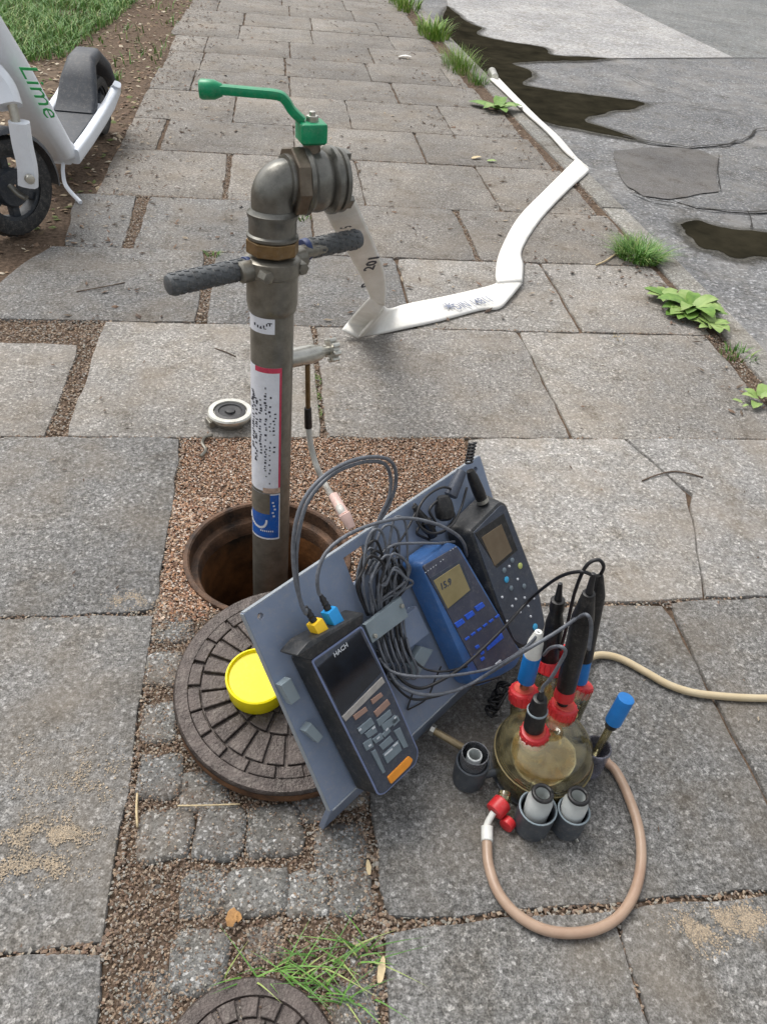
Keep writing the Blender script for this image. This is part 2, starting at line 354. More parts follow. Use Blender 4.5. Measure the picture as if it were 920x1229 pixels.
M['frost'] = mat('frosted_plastic', (.62, .65, .64), .35, var=.1, vscale=60, trans=.25)
M['holder'] = mat('dark_grey_cup', (.055, .065, .078), .45, var=.15, vscale=50, bump=.15, bscale=300, dust=0.3)
def thin(name, tint, rough=.05, body=None, amt=0.0, ior=1.5):
    """thin clear wall: lets light through, tinted, with a fresnel gloss; body = milky share"""
    m = bpy.data.materials.new(name); m.use_nodes = True; t = m.node_tree; t.nodes.remove(t.nodes['Principled BSDF']); out = t.nodes['Material Output']
    tr = t.nodes.new('ShaderNodeBsdfTransparent'); tr.inputs[0].default_value = (*tint, 1)
    gl = t.nodes.new('ShaderNodeBsdfGlossy'); gl.inputs['Roughness'].default_value = rough; gl.inputs['Color'].default_value = (1, 1, 1, 1)
    fr = t.nodes.new('ShaderNodeFresnel'); fr.inputs['IOR'].default_value = ior; src = tr.outputs[0]
    if body:
        df = t.nodes.new('ShaderNodeBsdfDiffuse'); df.inputs[0].default_value = (*body, 1); g = t.nodes.new('ShaderNodeNewGeometry')
        n = tex(t, g.outputs['Position'], 'noise', 45, 4, .6); mr = t.nodes.new('ShaderNodeMapRange'); mr.inputs['From Min'].default_value = .35; mr.inputs['From Max'].default_value = .7
        mr.inputs['To Min'].default_value = amt*.35; mr.inputs['To Max'].default_value = min(1, amt*1.7); t.links.new(n, mr.inputs['Value'])
        mb = t.nodes.new('ShaderNodeMixShader'); t.links.new(mr.outputs[0], mb.inputs[0]); t.links.new(tr.outputs[0], mb.inputs[1]); t.links.new(df.outputs[0], mb.inputs[2]); src = mb.outputs[0]
    mx = t.nodes.new('ShaderNodeMixShader'); t.links.new(fr.outputs[0], mx.inputs[0]); t.links.new(src, mx.inputs[1]); t.links.new(gl.outputs[0], mx.inputs[2]); t.links.new(mx.outputs[0], out.inputs[0])
    return m
M['clear'] = thin('clear_plastic', (.90, .91, .94), .08, (.6, .62, .68), .12)
M['smoky'] = thin('smoky_plastic', (.62, .62, .72), .12, (.35, .35, .44), .30)
M['glass'] = thin('amber_glass', (.95, .88, .64), .04, (.58, .50, .26), .15, 1.6)
M['band'] = mat('yellowed_edge', (.36, .29, .14), .3, trans=.4)
M['liquid'] = thin('amber_liquid', (.88, .70, .34), .06, (.50, .34, .09), .34, 1.33)
M['sediment'] = mat('green_gunk', (.09, .06, .03), .5, col2=(.24, .19, .10), vscale=60)
M['tube_pink'] = mat('silicone_tube', (.36, .235, .165), .3, col2=(.47, .34, .25), vscale=18, spec=.5, trans=.1)
M['tube_tan'] = mat('pvc_tube', (.50, .39, .23), .3, col2=(.60, .51, .35), vscale=15, spec=.5, trans=.1)
M['tube_clear'] = mat('pale_tube', (.50, .50, .45), .3, col2=(.62, .60, .56), vscale=20, spec=.5, trans=.15)
M['scooter'] = mat('white_paint', (.74, .78, .84), .32, var=.03, vscale=14, spec=.5, dust=0.16)
M['scooter_green'] = mat('green_letters', (.05, .52, .16), .4)
M['rubber'] = mat('tyre_rubber', (.022, .023, .025), .65, var=.35, vscale=50, bump=.4, bscale=220, dust=0.4)
M['deck'] = mat('grey_fender', (.032, .038, .048), .55, var=.15, vscale=30, bump=.2, bscale=200, dust=0.3)
M['leaf'] = mat('weed_leaf', (.06, .15, .02), .5, col2=(.19, .32, .06), vscale=30, spec=.4)
M['leaf_pale'] = mat('weed_leaf_pale', (.16, .27, .06), .5, col2=(.29, .38, .13), vscale=30, spec=.4)
def grassmat(name, a, b_, c_):
    return chipmat(name, [a, b_, tuple((x+y)/2 for x, y in zip(a, b_)), c_, b_, a], .6)
M['grass'] = grassmat('grass', (.055, .15, .018), (.12, .27, .04), (.27, .34, .10))
M['straw'] = mat('straw', (.50, .40, .24), .7, var=.2, vscale=60)
M['twig'] = mat('twig', (.10, .07, .05), .8)
M['paper'] = mat('paper', (.62, .61, .58), .7, var=.1, vscale=60)
M['deadleaf'] = mat('dead_leaf', (.38, .20, .07), .7, var=.3, vscale=60)

# ------------------------------------------------------------------ the ground
def sheet(name, pts, z, m, kind='structure', th=0.0, parent=None):
    fr = (Vc((0, 0, 0)), Vc((1, 0, 0)), Vc((0, 1, 0)), Vc((0, 0, 1)))
    if th: g = prism(fr, pts, z-th, z, min(th*.4, .01))
    else:
        if area(pts) < 0: pts = pts[::-1]
        g = ([Vc((x, y, z)) for x, y in pts], [tuple(range(len(pts)))])
    o = obj(name, g, m, parent); 
    if kind: o['kind'] = kind
    return o
RZ = -.062                                  # road surface
HC = Vc((-.020, 1.032)); HR = .152
# pavement bed with the hole for the hydrant shaft
def holed(outer, c, r, z, n=48):
    bm = bmesh.new(); ov = [bm.verts.new((x, y, z)) for x, y in outer]
    iv = [bm.verts.new((c.x+r*math.cos(2*math.pi*i/n), c.y+r*math.sin(2*math.pi*i/n), z)) for i in range(n)]
    es = [bm.edges.new((ov[i], ov[(i+1) % len(ov)])) for i in range(len(ov))]+[bm.edges.new((iv[i], iv[(i+1) % n])) for i in range(n)]
    bmesh.ops.triangle_fill(bm, edges=es, use_beauty=True)
    bm.verts.index_update(); V = [v.co.copy() for v in bm.verts]; F = [tuple(v.index for v in f.verts) for f in bm.faces]; bm.free()
    return V, F
BEDZ = -.008
gro = obj('ground', holed(rect(-400, 400, -200, 600), HC, HR-.006, -.09), M['verge']); gro['kind'] = 'structure'
# kerb line in plan
KB = [(1.30, -1.0), (1.285, 1.3), (1.285, 1.7), (1.29, 1.9), (1.283, 2.33), (1.27, 2.8), (1.255, 3.28), (1.22, 4.2), (1.20, 4.75), (1.17, 6.0), (1.13, 8), (1.06, 12), (.9, 20)]
KWD = .092
def kx(y):
    for (x0, y0), (x1, y1) in zip(KB, KB[1:]):
        if y <= y1: return x0+(x1-x0)*(y-y0)/(y1-y0)
    return KB[-1][0]
pav = obj('pavement', holed([(-.98, -1.2), (1.32, -1.2)]+[(x+.02, y) for x, y in KB[1:]]+[(-.9, 20), (-1.0, 9)], HC, HR-.01, BEDZ), M['soil']); pav['kind'] = 'structure'
LOC[pav] = Vc(pav.location)
# hydrant pit
pit = empty('hydrant_pit', (HC.x, HC.y, BEDZ), 'open round rusty iron pit in the gravel with the standpipe rising out of it', 'pit')
fr0 = frame((HC.x, HC.y, 0), (1, 0, 0), (0, 0, 1))
obj('rim', lathe(fr0, [(HR, -.05), (HR, .002), (HR-.003, .004), (HR-.008, .004), (HR-.011, .001), (HR-.012, -.026), (HR-.024, -.029), (HR-.027, -.034), (HR-.028, -.06)], 64, False), M['ringm'], pit, smooth=True)
obj('shaft', lathe(fr0, [(HR-.004, -.045), (HR-.027, -.055), (HR-.033, -.07), (HR-.036, -.2), (HR-.036, -1.1), (.0, -1.11)], 48, False), M['shaft'], pit, smooth=True)

# slabs
SLN = [0]
def slab(pts, dz=None, parent=pav, m='slab', th=.05, jit=.0032):
    """one slab from its corners in plan, edges a little worn"""
    if area(pts) < 0: pts = pts[::-1]
    cx = sum(p[0] for p in pts)/len(pts); cy = sum(p[1] for p in pts)/len(pts)
    q = []
    for i in range(len(pts)):
        a = Vc(pts[i]); b = Vc(pts[(i+1) % len(pts)]); n = max(2, min(12, int((b-a).length/.045)))
        for k in range(n):
            t = k/n; p = a.lerp(b, t)
            if k == 0: d = (Vc((cx, cy))-p).normalized()*random.choice([.002, .003, .005, .009])
            else: d = Vc((random.uniform(-jit, jit), random.uniform(-jit, jit)))
            q.append((p.x+d.x, p.y+d.y))
    dz = random.uniform(-.0018, .0018) if dz is None else dz
    tx, ty = random.uniform(-.0025, .0025), random.uniform(-.0025, .0025)
    fr = frame((cx, cy, dz), (1, 0, tx), (-tx, -ty, 1))
    loc = [(x-cx, y-cy) for x, y in q]
    o = obj('paving_slab', prism(fr, loc, -th, 0, .004), M[m], parent, smooth=True)
    return o
g = .003
rowsY = [-.62, -.12, .378, .895, 1.402, 1.922, 2.398, 2.862, 3.39, 3.84, 4.36, 4.81, 5.27, 5.74, 6.2, 6.68, 7.15, 7.62, 8.1, 8.57, 9.05, 9.5, 10.0]
J = {  # joints per row: list of (x_start, x_end) at mid row; hand-measured rows first
 0: [(-1.0, -.70), (-.70, -.205), (.125, .41), (.41, .95), (.95, 1.24)],
 1: [(-1.0, -.71), (-.71, -.205), (.12, .418), (.418, .93), (.93, 1.24)],
 2: [(-1.0, -.62), (-.62, -.208), (.122, .695), (.702, 1.25)],
 3: [(-.98, -.60), (-.60, -.206), (.42, .80), (.815, 1.25)],
 4: [(-.99, -.485), (-.445, .092), (.105, .672), (.676, 1.235)],
 5: [(-.775, -.215), (-.185, .378), (.386, .86), (.866, 1.255)],
 6: [(-.69, -.475), (-.44, .12), (.126, .652), (.668, 1.25)],
 7: [(-.625, -.190), (-.172, .325), (.33, .84), (.845, 1.22)],
 8: [(-.62, -.478), (-.462, .08), (.085, .636), (.642, 1.19)],
 9: [(-.62, -.192), (-.186, .352), (.358, .83), (.836, 1.17)],
 10: [(-.62, -.42), (-.415, .076), (.082, .636), (.644, 1.12)]}
for ri in range(len(rowsY)-1):
    y0, y1 = rowsY[ri], rowsY[ri+1]
    if ri in J: segs = J[ri]
    else:
        segs = []; x = -.62+random.uniform(-.03, .05); first = random.choice([.2, .42, .3]) 
        xs = [x]; x += first
        while x < kx(y0)-.12: xs.append(x); x += random.uniform(.46, .55)
        xs.append(kx((y0+y1)/2)-.06-random.uniform(0, .05))
        segs = [(a, b-.006) for a, b in zip(xs, xs[1:])]
    for (a, b) in segs:
        mk = ('slab_far' if ri > 5 else 'slab_warm' if ri > 3 else 'slab_light' if (ri == 3 and a > 0) else 'slab_dark' if (a > 0 or ri == 0) else 'slab')
        if ri == 5 and a < -.1 or ri == 6 and a < -.3: mk = 'slab'
        s = random.uniform(-.006, .006); e = random.uniform(-.006, .006)
        ya, yb = y0+g/2+random.uniform(-.002, .003), y1-g/2+random.uniform(-.003, .002)
        if ri == 4 and a < -.9: yb = 1.80
        if ri == 3 and .75 < b < .85:          # slab with the slanting right edge
            slab([(a, ya), (.774, ya), (.870, 1.20), (.80, yb), (a, yb)], m=mk); continue
        if ri == 3 and a > .8:
            slab([(.777, ya), (b, ya), (b, yb), (.804, yb), (.8735, 1.20)], m=mk); continue
        if ri == 3 and .4 < a < .5: a = .415
        if ri == 6 and b < -.45: slab([(a+.05, ya), (b+.005, ya), (b-.01, yb), (a, yb)], m=mk); continue
        if ri == 5 and a < -.7: slab([(a, ya), (b, ya), (b-.008, yb), (a+.10, yb), (a+.02, yb-.2)], m=mk); continue
        slab([(a+s*.3, ya), (b+e*.3, ya), (b+e*.3, yb), (a+s*.3, yb)], m=mk)

# kerb stones
ky = [-1, -.2, .6, 1.35, 2.15, 2.95, 3.75, 4.55, 5.35, 6.15, 6.95, 7.75, 8.55, 9.35, 10.2, 12, 16]
kerb = sheet('kerb', [(x+.003, y) for x, y in KB]+[(x+KWD-.004, y) for x, y in reversed(KB)], -.02, M['crack'])
LOC[kerb] = Vc(kerb.location)
for a, b in zip(ky, ky[1:]):
    a += .003; b -= .003
    fr = WF
    p = [(kx(a), a), (kx(a)+KWD, a), (kx((a+b)/2)+KWD, (a+b)/2), (kx(b)+KWD, b), (kx(b), b), (kx((a+b)/2), (a+b)/2)]
    obj('kerb_stone', prism(fr, p, -.16, .003+random.uniform(-.002, .002), .008), M['kerb'], kerb, smooth=True)

# road and its patches
road = sheet('road', [(x+KWD-.01, y) for x, y in KB]+[(.8, 60), (60, 60), (60, -10), (1.38, -10)], RZ, M['asphalt'])
def z6(x, y): return (560+x/2.556, y/2.556)
def ppoly(pp, z, rough_=0.0, sub=3):
    P = [at(px, py, z) for px, py in pp]; out = []
    for i, p in enumerate(P):
        q = P[(i+1) % len(P)]; out.append((p.x, p.y))
        if rough_:
            for k in range(1, sub):
                t = k/sub; s = p.lerp(q, t); L = (q-p).length
                out.append((s.x+random.uniform(-1, 1)*rough_*L, s.y+random.uniform(-1, 1)*rough_*L))
    return out
sheet('road_concrete', ppoly([(535, -2), (548, 50), (560, 72), (600, 73), (720, 71), (880, 70), (806, 35), (735, 0), (690, -22), (640, -60), (560, -60)], RZ), RZ+.005, M['concrete'])
sheet('road_asphalt', ppoly([(735, 0), (806, 35), (880, 70), (1000, 70), (1400, 74), (1300, -80), (640, -70)], RZ), RZ+.004, M['asphalt_far'])
sheet('road_repair', ppoly([z6(350, 370), z6(430, 352), z6(500, 338), z6(560, 322), z6(700, 330), z6(800, 345), z6(870, 372), z6(885, 400), z6(840, 440), z6(760, 450), z6(680, 458), z6(560, 445), z6(440, 410)], RZ, .05), RZ+.004, M['asphalt_dark'])
sheet('road_repair', ppoly([z6(450, 465), z6(550, 455), z6(650, 455), z6(720, 465), z6(772, 490), z6(765, 540), z6(772, 590), z6(700, 600), z6(620, 614), z6(540, 604), z6(490, 575), z6(460, 520)], RZ, .05), RZ+.005, M['asphalt_smooth'])
sheet('road_repair', ppoly([z6(780, 470), z6(920, 450), z6(1100, 450), z6(1100, 660), z6(850, 655), z6(700, 640), z6(640, 620), z6(770, 598)], RZ, .05), RZ+.004, M['asphalt_dark'])
pd = [z6(-60, 20), z6(-10, 62), z6(0, 70), z6(42, 88), z6(30, 105), z6(60, 118), z6(130, 132), z6(240, 150), z6(252, 170), z6(300, 175), z6(430, 184), z6(300, 190), z6(140, 195), z6(190, 220), z6(195, 240), z6(170, 262), z6(260, 280), z6(420, 300), z6(545, 322), z6(440, 348), z6(355, 370), z6(420, 395), z6(520, 432), z6(400, 410), z6(230, 375), z6(170, 330), z6(60, 235), z6(-20, 170), z6(-80, 100)]
def blotch(pp, z, k=6, amp=.012, grow=0.0):
    P = [at(px, py, z) for px, py in pp]; P = spline(P+[P[0]], k)[:-1]; out = []
    for p in P:
        a = Vc((p.x*9, p.y*9, 0)); out.append((p.x+noise.noise(a)*amp*2+random.uniform(-1, 1)*amp*.35, p.y+noise.noise(a+Vc((9, 5, 0)))*amp*2+random.uniform(-1, 1)*amp*.35))
    return inset(out if area(out) > 0 else out[::-1], -grow) if grow else out
p2d = [z6(655, 690), z6(700, 682), z6(770, 700), z6(920, 720), z6(1050, 735), z6(1050, 820), z6(920, 796), z6(820, 795), z6(770, 775), z6(720, 765), z6(685, 730)]
for q in (pd, p2d):
    random.seed(4); P = blotch(q, RZ, 6, .012); P = P if area(P) > 0 else P[::-1]
    rings = [inset(P, .012), inset(P, -.012), inset(P, -.035), inset(P, -.07)]; n = len(P)
    V = [Vc((x, y, RZ+.0060-.0004*k)) for k, rg in enumerate(rings) for x, y in rg]; F = [(k*n+i_, k*n+(i_+1) % n, (k+1)*n+(i_+1) % n, (k+1)*n+i_) for k in range(3) for i_ in range(n)]
    dp = obj('damp_margin', (V, F), M['damp']); dp['kind'] = 'structure'; at_ = dp.data.attributes.new('wetness', 'FLOAT', 'POINT')
    for i_ in range(len(V)): at_.data[i_].value = (1, .85, .38, 0)[i_//n]
    random.seed(4); sheet('puddle', blotch(q, RZ, 6, .012), RZ+.0075, M['wet_reflection'])
def crack(pp, wd):
    P = [at(px, py, RZ) for px, py in pp]; Q = []
    for a, b in zip(P, P[1:]):
        n = max(2, int((b-a).length/.05))
        for k in range(n): q = a.lerp(b, k/n); Q.append(q+Vc((random.uniform(-1, 1), random.uniform(-1, 1), 0))*wd*.8)
    V, F = [], []
    for i, q in enumerate(Q):
        t = (Q[min(i+1, len(Q)-1)]-Q[max(0, i-1)]).normalized(); n = Vc((-t.y, t.x, 0)); ww = wd*random.uniform(.3, 1)
        V += [q+n*ww+Vc((0, 0, .012)), q-n*ww+Vc((0, 0, .012))]
    for i in range(len(Q)-1): F.append((2*i, 2*i+1, 2*i+3, 2*i+2))
    return V, F
obj('road_crack', join(crack([z6(480, 425), z6(580, 445), z6(680, 458), z6(800, 448), z6(860, 425), z6(885, 402), z6(960, 395)], .009), crack([z6(515, 600), z6(560, 620), z6(640, 632), z6(750, 650), z6(850, 658), z6(960, 650)], .008),
    crack([z6(490, 235), z6(540, 265), z6(620, 290), z6(690, 300)], .005), crack([z6(540, 322), z6(640, 322), z6(780, 345), z6(900, 370)], .006), crack([z6(770, 480), z6(765, 520), z6(775, 600)], .004),
    crack([z6(855, 655), z6(868, 690), z6(872, 720)], .006), crack([z6(430, 184), z6(600, 182), z6(830, 182), z6(1000, 186)], .004)), M['crack'])['kind'] = 'structure'

# ------------------------------------------------------------------ loose chips, husks, sand
def chips(name, spots, size, m, z0=BEDZ, flat=.45, label=None, cat=None, asp=(.35, .9)):
    V, F = [], []
    for (x, y, z, s) in spots:
        n = len(V); a = random.random()*6.28; l = size*s*random.uniform(.6, 1.5); wd = l*random.uniform(*asp); h = l*flat*random.uniform(.6, 1.3)
        ca, sa = math.cos(a), math.sin(a); tx, ty = random.uniform(-.35, .35), random.uniform(-.35, .35)
        for dx, dy, dz in ((-l, 0, 0), (0, -wd, 0), (l, 0, 0), (0, wd, 0), (random.uniform(-.3, .3)*l, 0, h)):
            X, Y = dx*ca-dy*sa, dx*sa+dy*ca; V.append((x+X, y+Y, z+dz+X*tx+Y*ty+.0006))
        F += [(n, n+1, n+4), (n+1, n+2, n+4), (n+2, n+3, n+4), (n+3, n, n+4)]
    o = obj(name, (V, F), m); tag(o, label, cat, kind='stuff'); return o
def inpoly(x, y, P):
    c = False
    for i in range(len(P)):
        (x0, y0), (x1, y1) = P[i-1], P[i]
        if (y0 > y) != (y1 > y) and x < (x1-x0)*(y-y0)/(y1-y0)+x0: c = not c
    return c
def scatter(P, n, z, s=1.0, holes=True):
    xs = [p[0] for p in P]; ys = [p[1] for p in P]; out = []
    while len(out) < n:
        x, y = random.uniform(min(xs), max(xs)), random.uniform(min(ys), max(ys))
        if inpoly(x, y, P) and not (holes and (Vc((x, y))-HC).length < HR+.001): out.append((x, y, z+random.uniform(0, .003), s))
    return out
G1 = rect(-.203, .416, .90, 1.402); G2 = rect(-.205, .118, -.2, .90)
sp = scatter(G1, 24000, -.007, .78)+scatter(G1, 17000, -.004, .68)+scatter(rect(-.205, -.12, .88, 1.2), 1500, -.004)
chips('gravel', sp, .0030, M['chips'], label='brown and tan gravel bed around the open pit', cat='gravel')
sp = scatter(G2, 26000, -.007, .62)+scatter(G2, 16000, -.004, .5)+scatter(G2, 5200, .0, .45)
# wide joints and soil strips
strips = [((-.49, 1.41), (-.44, 1.94), 900), ((-.98, 1.80), (-.44, 1.93), 2600), ((-.217, 1.93), (-.183, 2.4), 700), ((-.48, 2.4), (-.437, 2.87), 700), ((-.192, 2.87), (-.168, 3.39), 350), ((-.6, 2.855), (.1, 2.875), 800), ((.65, 2.4), (.67, 2.87), 300), ((-.5, 3.38), (1.2, 3.4), 900),
          ((.412, -.2), (.422, .38), 150), ((.41, .36), (1.25, .385), 900), ((.119, .365), (.45, .392), 500), ((-.21, .38), (-.2, 1.4), 500), ((.10, .3), (.128, .9), 600), ((1.235, .2), (1.285, 1.93), 2200), ((1.2, 3), (1.26, 3.5), 500), ((.09, 1.41), (.108, 1.92), 350), ((-.215, 1.40), (.42, 1.42), 500), ((-.9, .89), (-.2, .9), 250), ((-.9, .36), (-.2, .39), 1500), ((.12, .88), (.9, .9), 400), ((-.22, .86), (-.18, .93), 200), ((-1, 1.398), (.4, 1.406), 250), ((-.8, 2.395), (-.1, 2.402), 200)]
for (a, b, n) in strips: sp += scatter(rect(a[0], b[0], a[1], b[1]), int(n*1.4), -.005, .85)
for yy in rowsY[3:16]: sp += scatter(rect(-.6, 1.2, yy-.005, yy+.005), 420, -.003, .8)
chips('litter', sp, .0034, M['litter'], flat=.3, label='reddish brown husks and soil crumbs between the stones and joints', cat='litter')
# husks lying on the slabs, thinning out
sp = []
for _ in range(1500):
    y = random.random()**.8*7+.25; x = random.uniform(-.9, 1.25)
    if not (abs(x-.1) < .36 and y < 1.4): sp.append((x, y, .004, random.uniform(.4, .9)))
for _ in range(1900):
    y = random.uniform(1.9, 8); x = random.uniform(-.6, 1.2)
    if noise.noise(Vc((x*2.4, y*2.4, 11))) > -.12: sp.append((x, y, .004, random.uniform(.9, 2.1)))
for _ in range(1100):
    y = random.uniform(1.5, 8); x = kx(y)-.01-abs(random.gauss(0, .09)); sp.append((x, y, .004, random.uniform(.7, 1.8)))
for _ in range(1300):
    y = random.uniform(2.4, 8); x = -.64+abs(random.gauss(0, .13)); sp.append((x, y, .004, random.uniform(.7, 1.8)))
chips('husks', sp, .0058, M['husk'], asp=(.12, .55), flat=.22, label='small brown husks scattered over the paving slabs', cat='litter')
VP = [(-3.5, 1.2), (-1.0, 1.2), (-.78, 1.9), (-.70, 2.6), (-.62, 2.9), (-.61, 9), (-3.5, 9)]
vg = sheet('verge', VP, -.0085, M['verge'])
chips('leaf_litter', scatter(VP, 15000, -.007), .012, M['leafbits'], asp=(.25, .8), flat=.25, label='dry leaf litter on the bare verge behind the scooter', cat='litter')
def sand(name, cs, label):
    sp = []
    for px, py, rx, ry, n in cs:
        c = at(px, py)
        for _ in range(int(n*2.2)):
            x, y = random.gauss(0, .5)*rx*1.25, random.gauss(0, .5)*ry
            if noise.noise(Vc(((c.x+x)*38, (c.y+y)*38, 3))) > random.gauss(.02, .16): sp.append((c.x+x, c.y+y, .0005, random.uniform(.5, 1.1)))
    chips(name, sp, .0014, M['sand'], flat=.15, label=label, cat='sand')
sand('sand', [(60, 1000, .045, .022, 2200), (35, 1045, .05, .02, 1200), (110, 930, .04, .05, 500), (160, 720, .035, .02, 500), (30, 940, .05, .08, 400)], 'pale sand spilt on the big slab at the left')
sand('sand', [(880, 1105, .055, .02, 2600), (840, 1120, .03, .02, 700)], 'pale sand spilt over the joint at the bottom right corner')

# ------------------------------------------------------------------ granite setts in the bed
def sett(px, py, wx, wy, dz=0.0, rot=0.0):
    c = at(px, py); n = 7; V, F = [], []; idx = {}
    seed = random.random()*50
    for i in range(n+1):
        for j in range(n+1):
            for k in (0, 1):
                u, v = i/n*2-1, j/n*2-1
                e = max(abs(u), abs(v)); r = (1-.10*(u*u*v*v))
                x, y = u*wx/2*r*1.16, v*wy/2*r*1.16
                z = (-.04 if k == 0 else -.0015-max(0, e-.84)*.016)
                d = noise.noise(Vc((u*1.3+seed, v*1.3, k)))*.006
                if k: z += noise.noise(Vc((u*2.2, v*2.2+seed, 5)))*.0022
                x += d; y += noise.noise(Vc((u*1.3, v*1.3+seed, 9)))*.006
                idx[i, j, k] = len(V); V.append(Vc((c.x+x*math.cos(rot)-y*math.sin(rot), c.y+x*math.sin(rot)+y*math.cos(rot), z+dz)))
    for i in range(n):
        for j in range(n): F.append((idx[i, j, 1], idx[i+1, j, 1], idx[i+1, j+1, 1], idx[i, j+1, 1]))
    for i in range(n):
        for (a, b) in (((i, 0), (i+1, 0)), ((i+1, n), (i, n)), ((0, i+1), (0, i)), ((n, i), (n, i+1))):
            F.append((idx[a[0], a[1], 0], idx[b[0], b[1], 0], idx[b[0], b[1], 1], idx[a[0], a[1], 1]))
    obj('granite_sett', (V, F), M['cobble'], pav, smooth='all')
for a in [(198, 1000, .062, .062, .001, .02), (263, 998, .058, .064, .002, -.04), (330, 997, .066, .064, .002, .03), (410, 1018, .060, .062, 0, .02),
          (245, 1070, .055, .050, -.002, .03), (309, 1069, .068, .052, .002, -.02), (369, 1071, .048, .05, 0, .03), (422, 1070, .046, .05, 0, -.03),
          (238, 1152, .058, .060, .0, -.08), (318, 1130, .048, .045, -.005, .1), (180, 1195, .06, .06, -.006, .05), (192, 930, .055, .06, .001, 0), (245, 948, .06, .055, 0, .05),
          (192, 865, .045, .06, 0, 0), (196, 800, .05, .06, 0, .02), (205, 752, .06, .05, -.002, .1), (380, 960, .055, .05, 0, .1), (430, 1140, .04, .04, -.006, .2), (425, 1205, .05, .045, -.001, .1), (175, 1075, .05, .05, -.007, .1), (445, 1175, .03, .04, -.005, 0), (180, 1135, .05, .05, -.008, .3),
          (350, 900, .06, .06, 0, 0), (400, 880, .06, .06, 0, 0), (390, 800, .06, .06, 0, 0), (420, 940, .05, .06, 0, 0)]: sett(*a)

# ------------------------------------------------------------------ cast iron covers
def cover(fr, r, th, root, rings):
    prof = [(r-.004, -th), (r, -th+.004), (r, -.004), (r-.003, 0), (r-.020, 0), (r-.022, -.004), (0.0001, -.004)]
    obj('disc', lathe(fr, prof, 72, False), [M['iron']], root, smooth=True)
    obj('edge', lathe(fr, [(r+.0006, -th+.004), (r+.0006, -.006)], 72, False), M['iron_side'], root, smooth=True)
    gs = []
    for (ra, rb, n, off, top) in rings:
        for i in range(n):
            a0 = 2*math.pi*(i+off)/n; a1 = 2*math.pi*(i+1+off)/n; gp = .0022/((ra+rb)/2)
            a0 += gp*random.uniform(.6, 1.5); a1 -= gp*random.uniform(.6, 1.5); k = 3
            pts = [(rb*math.cos(a0+(a1-a0)*j/k), rb*math.sin(a0+(a1-a0)*j/k)) for j in range(k+1)]+[(ra*math.cos(a1-(a1-a0)*j/k), ra*math.sin(a1-(a1-a0)*j/k)) for j in range(k+1)]
            gs.append(prism(fr, pts, -.0045, top+random.uniform(-.0012, .0008), .0014))
    obj('relief', join(*gs), M['iron'], root)
LT = R(9)
LCt = Vc((.012, .703, .058))
cv = empty('hydrant_cover', LCt, 'round rusty cast iron cover with stone pattern leaning on the rim of the open pit', 'cover')
LFR = frame(LCt, (1, 0, 0.04), (-.02, -math.sin(LT), math.cos(LT)))
cover(LFR, .166, .030, cv, [(.128, .145, 22, 0, .0012), (.084, .126, 26, .3, .0016), (.052, .082, 16, 0, .0012), (.018, .050, 9, .4, .001)])
cp = at(295, 1229+62, .004)
cv2 = empty('round_cover', (-.038, .235, .004), 'dark round iron cover cut off by the bottom edge, grass at its rim', 'cover')
cover(frame((-.038, .232, .006), (1, 0, 0), (0, 0, 1)), .100, .03, cv2, [(.058, .078, 18, 0, .001), (.03, .056, 12, .3, .0012), (.008, .028, 6, 0, .001)])

# yellow cap on the cover
yc = LFR[0]+LFR[3]*.002; P = atp(306, 838, LFR[0], LFR[3]) 
yf = frame(atp(310, 826, LFR[0]+LFR[3]*.0, LFR[3]), LFR[1], LFR[3])
yel = obj('yellow_cap', lathe(yf, [(.0415, .002), (.043, .004), (.045, .036), (.0445, .0385), (.042, .0395), (.0405, .037), (.0395, .0345), (.0001, .0345)], 56, False), M['yellow'], smooth=True)
tag(yel, 'bright yellow round plastic cap lying on the iron cover', 'cap')

# ------------------------------------------------------------------ standpipe
B0 = aty(324.5, 700, 1.030); B1 = aty(327.5, 235, 1.085)
AX = (B1-B0).normalized()
def ax(py, px=None):
    """point of the pipe axis seen at photograph row py"""
    lo, hi = -.6, .9
    for _ in range(40):
        mid = (lo+hi)/2
        if pix(B0+AX*mid)[1] > py: lo = mid
        else: hi = mid
    return B0+AX*lo
sp_ = empty('standpipe', ax(700)-AX*.3, 'tall dull metal hydrant standpipe with green lever and T handle standing in the pit', 'standpipe')
PF = frame(ax(700)-AX*.38, (1, 0, 0), AX)
def ph(py): return (ax(py)-PF[0]).dot(AX)
PR = .0325
obj('pipe', lathe(PF, [(PR, 0), (PR, ph(365))], 40), M['steel'], sp_, smooth=True)
obj('sleeve', lathe(PF, [(PR+.001, ph(372)), (PR+.003, ph(370)), (.0375, ph(361)), (.0375, ph(318)), (.035, ph(316)), (.035, ph(312))], 40), M['steel'], sp_, smooth=True)
# T handle clamp and bar
hz = ax(318); hf = frame(hz, (1, 0, 0), AX)
obj('clamp', lathe(hf, [(.036, -.013), (.0405, -.010), (.0415, 0), (.0405, .010), (.036, .013)], 36), M['steel'], sp_, smooth=True)
HZ = hz.z
ha, hb = at(208, 341, HZ), at(428, 287, HZ); hc = at(300, 320, HZ); hd = at(362, 300, HZ)
bar_dir = (hb-ha).normalized()
front = Vc((bar_dir.y, -bar_dir.x, 0))
for s_ in (-1, 1):
    c = hz+bar_dir*(.030*s_)+front*.024+Vc((0, 0, .0)); obj('bolt', rod(c-front*.004, c+front*.012, .010, .009, 6, .001), M['steel'], sp_, smooth=True)
hm = (hc+hd)/2+front*.012
obj('crossbar', rod(ha+(hc-ha)*.1, hb-(hb-hd)*.1, .0105, seg=24, bev=.001), M['steel'], sp_, smooth=True)
obj('yoke', rod(hz-bar_dir*.056, hz+bar_dir*.056, .015, seg=24, bev=.003), M['steel'], sp_, smooth=True)
